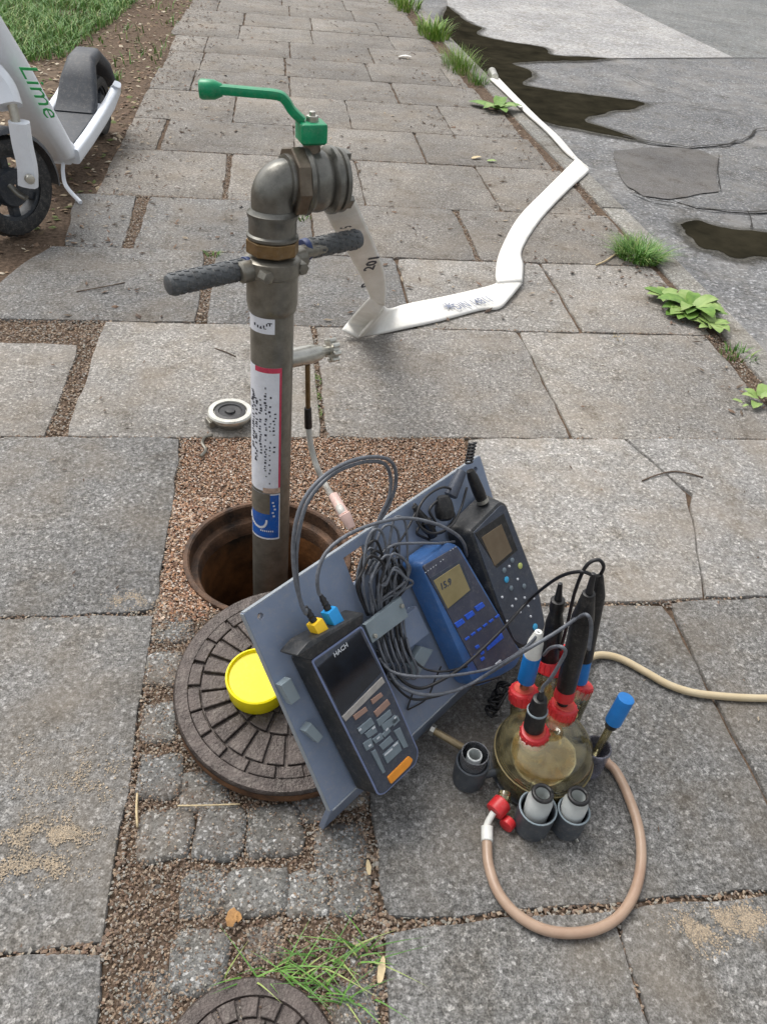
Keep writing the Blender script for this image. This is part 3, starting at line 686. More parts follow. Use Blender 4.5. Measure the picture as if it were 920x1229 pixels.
def grip(a, b, name='grip'):
    L = (b-a).length; fr = axis(a, b); gm = [lathe(fr, [(.011, 0), (.0140, .003), (.0148, L*.3), (.0143, L-.006), (.013, L-.002), (.009, L)], 28)]
    n = int(L/.010)
    for i in range(1, n):
        for j in range(10):
            t = i*L/n; an = 2*math.pi*(j+.5*(i % 2))/10
            c = tf(fr, .0143*math.cos(an), .0143*math.sin(an), t); nn = (tf(fr, math.cos(an), math.sin(an), 0)-fr[0]).normalized()
            f2 = frame(c, fr[3], nn); gm.append(prism(f2, [(-.0034, -.0012), (.0034, -.0022), (.0034, .0012), (-.0034, .0022)], -.001, .0012, .0005))
    return obj(name, join(*gm), M['grip'], sp_, smooth=True)
grip(at(296, 322, HZ), at(200, 343, HZ)); grip(at(368, 299, HZ), at(432, 286, HZ))
for a, b in (((300, 321), (294, 322.5)), ((363, 300), (369, 298.7))):
    obj('grip_collar', rod(at(*a, HZ), at(*b, HZ), .0155, .0165, 24, .001), M['grip_blue'], sp_, smooth=True)
# brass hex, collars, elbow
def hexprof(fr, r, h0, h1, n=6, rot=.2):
    pts = [(r*math.cos(2*math.pi*i/n+rot), r*math.sin(2*math.pi*i/n+rot)) for i in range(n)]
    return prism(fr, pts, h0, h1, .0018, both=True)
obj('brass_nut', hexprof(PF, .0375, ph(303), ph(286), 8), M['brass'], sp_)
obj('collar', lathe(PF, [(.034, ph(286)), (.0365, ph(284)), (.0365, ph(281)), (.0335, ph(279)), (.0335, ph(262)), (.0355, ph(259)), (.0355, ph(255)), (.033, ph(253)), (.031, ph(250))], 40), M['steel_grey'], sp_, smooth=True)
VD = Vc((.93, .37, -.05)).normalized()       # way the valve points
e0 = ax(252); ec = ax(237)
rr = .034
path = [e0-AX*.005, ec+AX*.0-AX*.004]
for k in range(0, 9):
    t = k/8*math.pi/2; path.append(ec+AX*(math.sin(t)*.020)+VD*((1-math.cos(t))*.020))
VA = ec+AX*.020+VD*.020; path.append(VA+VD*.02)
obj('elbow', tube(path, .0298, 32, smooth=False), M['steel_grey'], sp_, smooth=True)
VF = frame(VA, (0, 0, 1), VD)
obj('elbow_lip', lathe(VF, [(.030, -.004), (.0345, -.003), (.0350, .008), (.030, .010)], 40), M['steel_grey'], sp_, smooth=True)
obj('hex_nut', hexprof(VF, .0455, .002, .020, 8, .1), M['bronze'], sp_)
obj('valve_body', lathe(VF, [(.034, .016), (.043, .020), (.045, .025), (.0425, .028), (.040, .031), (.0415, .040), (.040, .050), (.036, .056), (.034, .062)], 44), M['steel_grey'], sp_, smooth=True)
OF = [(.034, .056), (.041, .058), (.0445, .061), (.0445, .067), (.040, .0685), (.0395, .072), (.0425, .0735), (.0425, .079), (.036, .0805), (.030, .0805)]
obj('outlet_flange', lathe(VF, OF, 44), M['steel_grey'], sp_, smooth=True)
for i in range(3):
    a = 2*math.pi*i/3+2.2; f = frame(tf(VF, .037*math.cos(a), .037*math.sin(a), .0805), VF[3], (tf(VF, math.cos(a), math.sin(a), 0)-VF[0]))
    obj('coupling_claw', box(f, -.002, .007, -.009, .009, -.005, .003, .001), M['steel_grey'], sp_)
# lever
st0 = VA+VD*.036+Vc((0, 0, .038)); sx, sy = pix(st0)
stem = obj('valve_stem', rod(st0-Vc((0, 0, .008)), st0+Vc((0, 0, .016)), .0125, .0115, 24, .001), M['bronze'], sp_, smooth=True)
LY = st0.y
lt = st0+Vc((0, 0, .012)); lf = frame(lt, (1, .25, 0), (0, 0, 1))
lev = obj('lever', join(prism(lf, roundp(rect(-.019, .017, -.017, .017), .004, 3), 0, .026, .003, both=True),
    ), M['green'], sp_, smooth=True)
lp = [aty(363, 145, LY), aty(350, 132, LY), aty(343, 121, LY), aty(333, 114, LY), aty(300, 110.5, LY), aty(262, 107, LY)]
def strap(P, wd, th):
    P = spline(P, 5); V, F = [], []; sec = roundp(rect(-wd/2, wd/2, -th/2, th/2), th*.35, 2); n = len(sec)
    for i, p in enumerate(P):
        t = (P[min(i+1, len(P)-1)]-P[max(0, i-1)]).normalized(); s = Vc((0, 1, 0)); s = (s-t*s.dot(t)).normalized(); u = s.cross(t)
        for x, y in sec: V.append(p+s*x+u*y)
    for i in range(len(P)-1):
        for j in range(n): q = (j+1) % n; F.append((i*n+j, i*n+q, (i+1)*n+q, (i+1)*n+j))
    F.append(tuple(range(n-1, -1, -1))); F.append(tuple((len(P)-1)*n+j for j in range(n)))
    return V, F
obj('lever_arm', strap(lp, .016, .0115), M['green'], lev, smooth=True)
ga, gb = aty(267, 108, LY), aty(239, 107, LY)
obj('lever_grip', lathe(axis(ga, gb), [(.0075, 0), (.009, .004), (.0115, .010), (.012, (gb-ga).length-.003), (.010, (gb-ga).length)], 24), M['green'], lev, smooth=True)
obj('lever_nut', join(rod(lt+Vc((0, 0, .024)), lt+Vc((0, 0, .033)), .0085, .008, 6, .0006), rod(lt+Vc((0, 0, .03)), lt+Vc((0, 0, .038)), .0045, .004, 12, .0006)), M['steel_bright'], sp_)
# side branch with wing coupling and drain stem
b0 = ax(434); b1 = aty(386, 425, b0.y+.035); b2 = aty(398, 420, b0.y+.05); bd = (b2-b0).normalized()
BFr = axis(b0, b2); BL_ = (b2-b0).length
obj('branch_pipe', lathe(BFr, [(.0155, 0), (.0155, BL_*.62), (.012, BL_*.8), (.0075, BL_*.86), (.0075, BL_)], 24), M['steel_bright'], sp_, smooth=True)
gs = [lathe(frame(tf(BFr, 0, 0, BL_-.006), BFr[1], BFr[3]), [(.010, 0), (.0145, .002), (.0145, .012), (.010, .014)], 24)]
for i in range(8):
    a = 2*math.pi*i/8; c = tf(BFr, .0165*math.cos(a), .0165*math.sin(a), BL_+.001); gs.append(rod(c-bd*.007, c+bd*.006, .0042, .0042, 8, .0012))
obj('wing_nut', join(*gs), M['steel_bright'], sp_, smooth=True)
d0 = aty(369, 437, b0.y+.025); d1 = aty(369.5, 492, b0.y+.03)
obj('drain_stem', rod(d0, d1, .0042, .0042, 14), M['brass'], sp_, smooth=True)
d2 = aty(370, 513, b0.y+.03)
obj('stem_socket', rod(aty(369.3, 489, b0.y+.03), d2, .0062, .0068, 16, .001), M['black'], sp_, smooth=True)
# stickers wrapped on the pipe
TOC = (CAM-PF[0]); fc = math.atan2((CAM-ax(500)).dot(PF[2]), (CAM-ax(500)).dot(PF[1]))
def wrap(py0, py1, x0, x1, r, m, name, edge=None, parent=sp_, n=12):
    """patch on the pipe; x in -1..1 across the visible half (left to right in the photograph)"""
    def an(x): return fc+math.asin(max(-1, min(1, x)))
    V, F = [], []; h0, h1 = ph(py1), ph(py0); k = 6
    for j in range(k+1):
        for i in range(n+1):
            a = an(x0+(x1-x0)*i/n); h = h0+(h1-h0)*j/k
            if edge: h = edge(i/n, j/k, h)
            V.append(tf(PF, r*math.cos(a), r*math.sin(a), h))
    for j in range(k):
        for i in range(n): q = j*(n+1)+i; F.append((q, q+1, q+n+2, q+n+1))
    return obj(name, (V, F), m, parent, smooth='all')
s1 = wrap(373, 391, -.98, .12, PR+.0006, M['sticker'], 'sticker')
s2 = wrap(431, 577, -.98, .46, PR+.0006, M['sticker'], 'sticker')
s3 = wrap(580, 634, -.97, .46, PR+.0006, M['sticker'], 'sticker'); 
wrap(581.5, 632, -.95, .40, PR+.0009, M['sticker_blue'], 'blue_print', parent=s3)
wrap(580, 604, -.97, -.05, PR+.0012, M['steel'], 'torn_patch', parent=s3)
wrap(431, 437, -.75, .46, PR+.0009, M['sticker_red'], 'red_stripe', parent=s2)
wrap(437, 573, .36, .46, PR+.0009, M['sticker_red'], 'red_stripe', parent=s2)
wrap(573, 579, -.4, .46, PR+.0011, M['glue'], 'torn_paper', parent=s2)
def prints(rows, parent, m, r):
    V, F = [], []
    for (py, x, dw, dh) in rows:
        a0 = fc+math.asin(max(-1, min(1, x-dw))); a1 = fc+math.asin(max(-1, min(1, x+dw))); h0, h1 = ph(py+dh), ph(py-dh); n = len(V)
        V += [tf(PF, r*math.cos(a0), r*math.sin(a0), h0), tf(PF, r*math.cos(a1), r*math.sin(a1), h0), tf(PF, r*math.cos(a1), r*math.sin(a1), h1), tf(PF, r*math.cos(a0), r*math.sin(a0), h1)]
        F.append((n, n+1, n+2, n+3))
    obj('print', (V, F), m, parent)
rows = []
for x, y0, y1, d in ((-.86, 462, 530, 2.6), (-.72, 470, 545, 3), (-.52, 470, 535, 3.2), (-.28, 455, 560, 3.4), (-.06, 462, 570, 5), (.14, 485, 530, 4.5)):
    y = y0
    while y < y1:
        if random.random() < .8: rows.append((y, x+random.uniform(-.04, .04), random.uniform(.025, .055), random.uniform(.6, 1.3)))
        y += d*random.uniform(.7, 1.3)
prints(rows, s2, M['ink'], PR+.0010)
prints([(379+random.uniform(-2, 6), -.75+.13*i, .03, 1.6) for i in range(6)]+[(385, -.4, .15, .5), (378, -.1, .1, .6)], s1, M['ink'], PR+.0010)
arc = []
for k in range(16):
    t = math.pi*k/15; arc.append((612-9*math.sin(t)*-1, -.6+.38*math.cos(t), .05, 1.3))
prints(arc+[(624, -.5+.1*i, .03, .9) for i in range(7)]+[(590+4*i, .1+.05*(i % 3), .05, 1) for i in range(5)], s3, M['sticker'], PR+.0013)

# ------------------------------------------------------------------ flat hose
ho = empty('fire_hose', at(540, 370), 'flat white canvas fire hose running from the standpipe valve across the slabs to the kerb', 'hose')
vo = VA+VD*.07
E1 = [(aty(386, 244, vo.y), aty(422, 232, vo.y)), (aty(396, 268, vo.y+.10), aty(435, 260, vo.y+.10)), (aty(413, 297, 1.36), aty(448, 290, 1.36)), (aty(430, 327, 1.52), aty(460, 322, 1.52)), (aty(440, 348, 1.64), aty(463, 345, 1.63)), (aty(445, 362, 1.70), aty(462, 366, 1.69))]
obj('hanging_length', ribbon(E1, .007), M['hose'], ho, smooth='all')
E2 = [(aty(443, 357, 1.68), aty(463, 362, 1.69)), (aty(431, 370, 1.72), aty(454, 378, 1.73)), (at(419, 384, .045), at(443, 392, .026)), (at(410, 396, .026), at(430, 406, .006))]
obj('folded_length', ribbon(E2, .007), M['hose'], ho, smooth='all')
E3 = [(at(430, 406, .005), aty(461, 367, 1.72)), (at(446, 403, .004), at(468, 370, .05)), (at(480, 396, .004), at(490, 364, .014)), (at(530, 385, .004), at(535, 355, .010)), (at(575, 373, .004), at(570, 347, .010)), (at(598, 371, .004), at(592, 341, .012)), (at(611, 359, .010), at(596, 337, .014)), (at(627, 340, .012), at(594, 338, .017))]
obj('ground_length', ribbon(E3, .011), M['hose'], ho, smooth='all')
E4 = [(at(627, 338, .018), at(596, 340, .018)), (at(628, 318, .010), at(594, 328, .010)), (at(627, 298, .006), at(600, 300, .006)), (at(650, 262, .006), at(622, 260, .006)), (at(682, 228, .008), at(655, 226, .008)), (at(700, 212, .010), at(680, 201, .010)), (at(707, 205, .010), at(690, 191, .010))]
obj('kerbward_length', ribbon(E4, .012), M['hose'], ho, smooth='all')
E5 = [(at(690, 190, .014), at(707, 204, .006)), (at(677, 181, .016), at(693, 192, .0)), (at(654, 156, .016), at(671, 166, -.01)), (at(630, 135, .016), at(646, 143, -.01)), (at(604, 110, .014), at(618, 115, -.01)), (at(587, 95, .012), at(599, 95, -.006))]
obj('gutter_length', ribbon(E5, .014), M['hose'], ho, smooth='all')
k_ = at(591, 93, .004); obj('end_coupling', rod(k_+Vc((0, -.05, .01)), k_+Vc((0.01, .09, .012)), .022, .026, 20, .003), M['steel_bright'], ho, smooth=True)
# hose prints
def onplane3(a, b, c): n = (b-a).cross(c-a).normalized(); return n if n.dot(CAM-a) > 0 else -n
pl = [aty(413, 297, 1.36), aty(448, 290, 1.36), aty(430, 327, 1.52)]; hn = onplane3(*pl)
for nm_, tx_, sz, pa, pb in (('print', 'S', .040, (446, 342), (455, 325)), ('print', '201', .030, (447, 322), (455, 305))):
    o1 = atp(*pa, pl[0], hn)+hn*.0035; o2 = atp(*pb, pl[0], hn)+hn*.0035; obj(nm_, text_geo(tx_, frame(o1, o2-o1, hn), sz, sx=2.4, bold=.0008), M['ink'], ho)
pl = [aty(396, 268, vo.y+.10), aty(435, 260, vo.y+.10), aty(386, 244, vo.y)]; hn = onplane3(*pl)
o1 = atp(424, 276, pl[0], hn)+hn*.0035; o2 = atp(414, 254, pl[0], hn)+hn*.0035; obj('print', text_geo('C-5', frame(o1, o2-o1, hn), .026, sx=1.3, bold=.0006), M['ink'], ho)
o1 = at(549, 371.5, .0165); o2 = at(590, 362, .0165); tf_ = frame(o1, o2-o1, (0, 0, 1))
obj('print', join(text_geo('DIN 14811', tf_, .054, sx=.56, bold=.0002)), M['ink_grey'], ho)
o1 = at(535, 377, .0165); f9 = frame(at(538, 367, .0165), o2-o1, (0, 0, 1)); gs = [lathe(frame(f9[0], f9[1], f9[3]), [(.008, 0), (.008, .0004)], 16)]
for i in range(8):
    a = i*math.pi/4; c = tf(f9, .014*math.cos(a), .014*math.sin(a), 0); gs.append(box(frame(c, tf(f9, math.cos(a), math.sin(a), 0)-f9[0], f9[3]), -.005, .005, -.002, .002, 0, .0004))
obj('emblem', join(*gs), M['ink_grey'], ho)

# blind cap behind the pipe
bc = at(277, 507, 0); bcr = empty('blind_cap', bc, 'round metal blind cap with dark rubber face lying on the slab behind the standpipe', 'cap')
bf = frame(bc, (1, 0, 0), (0, 0, 1))
obj('body', lathe(bf, [(.030, 0), (.036, .004), (.040, .014), (.047, .020), (.050, .024), (.050, .030), (.047, .033), (.037, .033), (.035, .028)], 40), M['steel_bright'], bcr, smooth=True)
obj('seal', lathe(bf, [(.034, .028), (.034, .031), (.026, .032), (.024, .0295), (.012, .0290), (.010, .033), (.0001, .0335)], 32, False), M['black'], bcr, smooth=True)
for a in (3.6, .4): obj('claw', box(frame(tf(bf, .046*math.cos(a), .046*math.sin(a), 0), (math.cos(a), math.sin(a), 0), (0, 0, 1)), -.004, .008, -.012, .012, .008, .022, .002), M['steel'], bcr)
ck = at(243, 535, .003)
obj('chain', tube([at(255, 522, .01), at(246, 525, .003), at(243, 532, .003), at(247, 540, .003), at(241, 548, .003)], .0035, 6), M['steel'], bcr, smooth=True)

# ------------------------------------------------------------------ grey instrument panel
A_ = R(41.6); PU = Vc((math.cos(A_), math.sin(A_), 0)); PB = at(395, 1004)
PO = PB+Vc((0, 0, .066)); d = ray(293, 737); TL = CAM+d*((PO-CAM).dot(PU)/d.dot(PU)); PV = TL-PO; PH = PV.length; PV.normalize(); PN = PU.cross(PV)
PFR = (PO, PU, PV, PN); PL = .458
if PN.dot(CAM-PO) < 0: PN = -PN; PFR = (PO, PU, PV, PN)
def on(px, py, off=0.0):
    return atp(px, py, PO+PN*off, PN)
def ab(px, py, off=0.0):
    X = on(px, py, off)-PO; return X.dot(PU), X.dot(PV)
pn = empty('instrument_panel', PB, 'leaning blue-grey plastic panel carrying three handheld meters beside the open pit', 'panel')
TH = .008
win = [ab(410, 662), ab(425, 648), ab(443, 690), ab(424, 702)]
# plate with the rectangular cable window: five pieces of one mesh butted by triangle fill
def plate(outer, holes, c0, c1, fr):
    bm = bmesh.new(); es = []
    for lp_ in [outer]+holes:
        vs = [bm.verts.new((x, y, 0)) for x, y in lp_]; es += [bm.edges.new((vs[i], vs[(i+1) % len(vs)])) for i in range(len(vs))]
    bmesh.ops.triangle_fill(bm, edges=es, use_beauty=True)
    r = bmesh.ops.extrude_face_region(bm, geom=bm.faces[:]); 
    for v in [e for e in r['geom'] if isinstance(e, bmesh.types.BMVert)]: v.co.z = 1
    bm.verts.index_update(); V = [tf(fr, v.co.x, v.co.y, c1 if v.co.z > .5 else c0) for v in bm.verts]; F = [tuple(v.index for v in f.verts) for f in bm.faces]; bm.free(); return V, F
circ = [(.018+.0045*math.cos(a*math.pi/6), PH-.014+.0045*math.sin(a*math.pi/6)) for a in range(12)]
circ2 = [(x+PL-.036, y) for x, y in circ]
wn = [(.158, PH-.052), (.196, PH-.052), (.196, PH-.012), (.158, PH-.012)]
pm = obj('plate', plate(rect(0, PL, 0, PH), [circ, circ2, wn], -TH, 0, PFR), M['panel'], pn)
obj('edge_trim', join(box(PFR, 0.001, PL-.001, PH+.0002, PH+.0014, -TH+.0005, -.0005), box(PFR, -.0014, -.0002, 0.001, PH, -TH+.0005, -.0005)), M['panel_edge'], pn)
# foot flange, folded down to the ground
dn = (Vc((0, 0, -1))-PN*.25).normalized(); FH = PO.z/abs(dn.z)-.001
ff = (PO, PU, -dn, PU.cross(-dn).normalized())
if ff[3].dot(CAM-PO) < 0: ff = (PO, PU, -dn, -ff[3])
obj('foot_flange', box(ff, 0, PL, -FH, -.0006, -TH, 0, .001), M['panel'], pn)
obj('crease', tube([tf(PFR, .002, .0, .0005), tf(PFR, PL-.002, .0, .0005)], .0012, 6, smooth=False), M['panel_edge'], pn)
bk = PO+PU*.03-PN*TH
for s_ in (.08, PL-.05):
    a = tf(PFR, s_, PH*.72, -TH-.004); b = Vc((a.x-PN.x*.10, a.y-PN.y*.10, 0)); obj('prop', rod(a, b, .007, .007, 12, .001), M['panel'], pn, smooth=True)
# cable clamp
CFo = .028
def quad(name, pp, off, th, m, parent, bev=.0006, r=0.0):
    pts = [ab(px, py, off) for px, py in pp]
    if r: pts = roundp(pts, r, 3)
    return obj(name, prism(PFR, pts, off-th, off, bev), m, parent)
cb = quad('cable_bridge', [(438, 750), (481, 716), (490, 740), (447, 772)], .026, .006, M['clamp'], pn)
for p in ((449, 763), (481, 727)): q = on(*p, .026); obj('screw', rod(q-PN*.004, q+PN*.004, .0035, .003, 8, .0005), M['steel_bright'], cb)
quad('spacer', [(478, 745), (500, 728), (515, 760), (492, 778)], .012, .012, M['panel'], pn)
quad('spacer', [(490, 800), (506, 776), (520, 780), (500, 815)], .013, .013, M['clamp'], pn)
for pp in ([(337, 823), (349, 814), (361, 838), (350, 846)], [(366, 878), (374, 868), (388, 884), (382, 892)]): quad('clip', pp, .012, .012, M['clamp'], pn)

def z8(x, y): return (340+x/4.6, 720+y/4.6)
def z7(x, y): return (480+x/4.182, 560+y/4.182)
def meter(name, lab, front, off, back, m_body, m_side, r=.006, mid=None, bev=.004, grow=.002):
    c = on(sum(p[0] for p in front)/len(front), max(p[1] for p in front), .0)
    root = empty(name, c, lab, 'meter', 'handheld meters on the panel')
    pts = roundp([ab(*p, off) for p in front], r, 4)
    obj('housing', prism(PFR, pts, back, off, bev, grow), m_body, root, smooth=True)
    return root, pts
# left meter ------------------------------------------------
f1 = [z8(150, 335), z8(432, 135), z8(560, 400), z8(748, 830), z8(735, 905), z8(560, 1075), z8(520, 1085), z8(490, 1020)]
ML, p1 = meter('data_meter', 'black handheld meter with large dark screen, yellow and blue plugs, left end of the panel', f1, .044, .006, M['meter_black'], None, .006)
obj('face_plate', prism(PFR, inset(p1, .003), .0435, .0452, .0006), M['meter_dark'], ML)
edge = inset(p1, .0005)
obj('trim', prism(PFR, inset(p1, .0008), .0425, .0442, .0004), M['meter_navy'], ML)
obj('head_block', prism(PFR, roundp([ab(*z8(30, 300), .03), ab(*z8(95, 225), .03), ab(*z8(405, 60), .03), ab(*z8(440, 130), .044), ab(*z8(155, 335), .044)], .004, 3), .010, .0445, .002), M['meter_black'], ML, smooth=True)
quad('screen', [z8(190, 372), z8(425, 170), z8(540, 400), z8(325, 637)], .0462, .002, M['screen_dark'], ML)
o1 = on(*z8(283, 318), .0465); o2 = on(*z8(350, 262), .0465)
obj('lettering', text_geo('HACH', frame(o1, o2-o1, PN), .0085, .0003, sx=1.0, bold=.0001), M['print_light'], ML)
quad('silver_strip', [z8(325, 645), z8(545, 425), z8(562, 455), z8(345, 672)], .0466, .002, M['strip'], ML)
for i, pp in enumerate([[(385, 640), (455, 590), (468, 612), (400, 665)], [(483, 552), (540, 512), (552, 530), (495, 578)], [(500, 620), (575, 548), (592, 575), (518, 648)]]):
    quad('soft_key', [z8(*p) for p in pp], .0468, .002, M['key_brown'], ML)
for pp in [[(410, 712), (485, 650), (505, 685), (430, 745)], [(515, 665), (590, 605), (600, 635), (530, 700)], [(450, 740), (505, 690), (520, 730), (470, 765)], [(540, 690), (620, 635), (635, 665), (560, 730)],
           [(440, 795), (485, 760), (500, 810), (460, 835)], [(490, 770), (540, 735), (555, 765), (510, 795)], [(545, 745), (580, 700), (595, 725), (560, 760)], [(595, 670), (630, 640), (645, 665), (610, 700)],
           [(530, 805), (590, 750), (610, 780), (550, 830)], [(550, 855), (635, 775), (655, 830), (575, 905)], [(485, 840), (510, 825), (565, 950), (550, 960)], [(610, 725), (645, 705), (690, 810), (665, 820)]]:
    k = quad('key', [z8(*p) for p in pp], .0470, .0022, M['key_grey'], ML)
gs = []
for p, q in (((415, 722), (430, 712)), ((490, 712), (505, 700)), ((610, 655), (622, 645)), ((470, 808), (485, 798)), ((515, 768), (530, 755)), ((565, 722), (578, 708)), ((558, 858), (600, 822)), ((605, 808), (630, 788))):
    a = on(*z8(*p), .0474); b = on(*z8(*q), .0474); gs.append(box(frame(a, b-a, PN), 0, (b-a).length, -.0012, .0012, 0, .0003))
obj('key_print', join(*gs), M['print_light'], ML)
quad('orange_key', [z8(575, 980), z8(693, 862), z8(716, 882), z8(700, 915), z8(595, 1018)], .0470, .0025, M['orange'], ML, r=.002)
def plug(px, py, m, root, tilt):
    c = on(px, py, .030); f = frame(c, PU, (PV+PU*tilt)); 
    b = obj('plug', box(f, -.0075, .0075, -.008, .008, -.012, .010, .0015), m, root, smooth=True)
    obj('strain_relief', lathe(frame(tf(f, 0, 0, .010), f[1], f[3]), [(.0045, 0), (.0048, .004), (.0038, .006), (.0046, .009), (.0036, .011), (.0042, .015), (.003, .018), (.0026, .022)], 12), M['cable_black'], b, smooth=True)
    return tf(f, 0, 0, .030)
ya = plug(381, 753, M['yellow2'], ML, -.15); cy_ = plug(398, 739, M['cyan'], ML, -.12)

# blue meter ------------------------------------------------
f2 = [z7(40, 500), z7(95, 455), z7(240, 368), z7(262, 385), z7(300, 400), z7(420, 600), z7(607, 925), z7(595, 985), z7(450, 1065), z7(375, 1085), z7(330, 1040), z7(200, 720)]
f2 = [z7(98, 490), z7(245, 380), z7(300, 392), z7(618, 940), z7(585, 1010), z7(440, 1095), z7(385, 1108), z7(345, 1050)]
MB_, p2 = meter('ph_meter', 'blue handheld meter with olive display reading 15.9 in the middle of the panel', f2, .040, .006, M['meter_blue'], None, .010, bev=.006, grow=.002)
quad('face_plate', [z7(115, 500), z7(285, 400), z7(600, 930), z7(562, 968), z7(398, 1035)], .0418, .003, M['face_grey'], MB_, r=.004)
quad('display_bezel', [z7(150, 560), z7(305, 465), z7(365, 620), z7(235, 722)], .0424, .001, M['meter_dark'], MB_)
dq = quad('display', [z7(168, 573), z7(297, 488), z7(352, 620), z7(240, 714)], .0430, .001, M['lcd'], MB_)
o1 = on(*z7(205, 622), .0434); o2 = on(*z7(310, 558), .0434)
obj('reading', text_geo('15.9', frame(o1, o2-o1, PN), .0135, .0003, bold=.0003), M['meter_dark'], dq)
for (x, y) in ((295, 790), (345, 750), (395, 708)):
    quad('blue_key', [z7(x-22, y-2), z7(x+18, y-28), z7(x+32, y-8), z7(x-6, y+20)], .0432, .002, M['key_blue'], MB_)
for i in range(6):
    x, y = 325+i*30, 865-i*22; quad('blue_key', [z7(x, y), z7(x+20, y-15), z7(x+26, y-6), z7(x+6, y+9)], .0428, .0015, M['key_blue'], MB_)
quad('blue_key', [z7(430, 895), z7(510, 835), z7(520, 860), z7(440, 925)], .0432, .002, M['key_blue'], MB_)
for x, y in ((385, 905), (410, 935), (380, 945), (412, 965)): quad('blue_key', [z7(x-9, y), z7(x+9, y-12), z7(x+15, y), z7(x-2, y+13)], .0430, .0018, M['key_blue'], MB_)
quad('key', [z7(478, 990), z7(505, 968), z7(515, 985), z7(490, 1008)], .0430, .0018, M['print_light'], MB_, r=.001)
gs = []
for (x, y, n) in ((125, 535, 5), (250, 425, 3), (200, 480, 2)):
    for i in range(n): a = on(*z7(x+i*13, y-i*9), .0421); gs.append(box(frame(a, PU, PN), 0, .0022, 0, .0012, 0, .0002))
obj('lettering', join(*gs), M['print_light'], MB_)
# black meter on the right -----------------------------------
f3 = [z7(345, 325), z7(500, 170), z7(535, 182), z7(700, 610), z7(735, 800), z7(690, 880), z7(610, 918), z7(560, 890), z7(480, 700)]
MK, p3 = meter('oxygen_meter', 'black handheld meter with brownish display and cyan button, right end of the panel', f3, .040, .006, M['meter_black'], None, .008, bev=.006, grow=.010)
obj('face_plate', prism(PFR, inset(p3, .006), .0395, .0412, .0006), M['meter_dark'], MK)
quad('display_bezel', [z7(375, 335), z7(520, 235), z7(590, 420), z7(485, 510)], .0418, .001, M['black'], MK)
quad('display', [z7(408, 355), z7(508, 288), z7(562, 425), z7(475, 500)], .0422, .001, M['lcd_brown'], MK)
def button(x, y, rx, m, root, off=.0412): q = on(*z7(x, y), off); obj('button', lathe(frame(q, PU, PN), [(rx, 0), (rx, .0012), (rx*.7, .002)], 14), m, root, smooth=True)
button(532, 567, .0048, M['key_cyan'], MK); button(600, 498, .0048, M['key_lime'], MK); button(675, 805, .0055, M['key_cyan'], MK)
for x, y in ((510, 655), (578, 665), (622, 658), (668, 662), (600, 730), (652, 752), (535, 775), (587, 565), (640, 700), (560, 700), (545, 500)): button(x, y, .0020, M['print_light'], MK)
for x, y in ((520, 520), (560, 470), (555, 610), (620, 600)): button(x, y, .004, M['key_grey'], MK)
# its connectors at the top edge
q0 = on(*z7(412, 172), .022); q1 = on(*z7(350, 20), .026)
con = obj('connector', lathe(axis(q0, q1), [(.0085, -.004), (.0085, .004), (.0080, .005), (.0088, .006), (.0092, .020), (.0080, (q1-q0).length*.8), (.0055, (q1-q0).length)], 20), M['black'], MK, smooth=True)
obj('ring', lathe(axis(q0, q1), [(.0092, -.002), (.0092, .004)], 20), M['steel_bright'], con, smooth=True)
q2 = on(*z7(225, 265), .020); q3 = on(*z7(215, 150), .024)
pg = empty('cable_plug', on(*z7(220, 210), .002), 'black plug with shiny cap resting on the panel behind the blue meter', 'plug')
obj('body', lathe(axis(q2, q3), [(.009, 0), (.013, .004), (.014, .015), (.012, .026), (.008, .034)], 20), M['black'], pg, smooth=True)
obj('boot', rod(on(*z7(250, 150), .02), on(*z7(310, 20), .028), .010, .0075, 16, .002), M['meter_dark'], pg, smooth=True)
q4 = on(*z7(130, 270), .015); q5 = on(*z7(165, 350), .012)
pg2 = obj('cable_plug', join(rod(q4, q5, .008, .007, 14, .001), rod(on(*z7(70, 200), .012), on(*z7(120, 265), .012), .004, .006, 10)), M['black'], smooth=True)
tag(pg2, 'small black plug lying on the panel left of the blue meter top', 'plug')

# ------------------------------------------------------------------ cables
def cable(name, pts, r, m, label, group=None, seg=8):
    o = obj(name, tube(pts, r, seg), m, smooth='all'); tag(o, label, 'cable', group); return o
def O(*l): return [on(x, y, c) for x, y, c in l]
cr = .0024
cable('probe_cable', [ya]+O((366, 735, .035), (355, 700, .045), (352, 650, .06), (362, 605, .075), (388, 572, .085), (425, 552, .08), (458, 549, .07), (473, 560, .06), (474, 585, .045), (462, 615, .03), (448, 635, .018), (440, 660, .012)), cr, M['cable'], 'grey cable looping up from the yellow plug')
cable('probe_cable', O((378, 742, .022), (363, 730, .030), (356, 690, .045), (357, 650, .06), (368, 605, .07), (395, 572, .08), (430, 556, .075), (458, 555, .065), (468, 570, .05), (467, 595, .04), (455, 622, .025), (447, 650, .014), (445, 680, .012)), cr, M['cable'], 'second grey cable running close inside the yellow plug loop')
cable('probe_cable', [cy_]+O((382, 710, .03), (381, 690, .035), (390, 665, .04), (412, 645, .045), (445, 630, .05), (485, 622, .055), (520, 628, .055), (545, 640, .05), (556, 652, .045), (560, 668, .02)), cr, M['cable'], 'grey cable arching from the cyan plug to the black meter')
cable('probe_cable', O((442, 690, .012), (450, 675, .02), (470, 655, .03), (500, 652, .035), (528, 652, .035), (545, 650, .02)), cr*.8, M['cable'], 'thin grey cable crossing from the coil to the blue meter top')
random.seed(21)
co = empty('cable_coil', on(462, 690, .01), 'bundled grey cables hanging in a coil over the panel and under the clamp bar', 'cable')
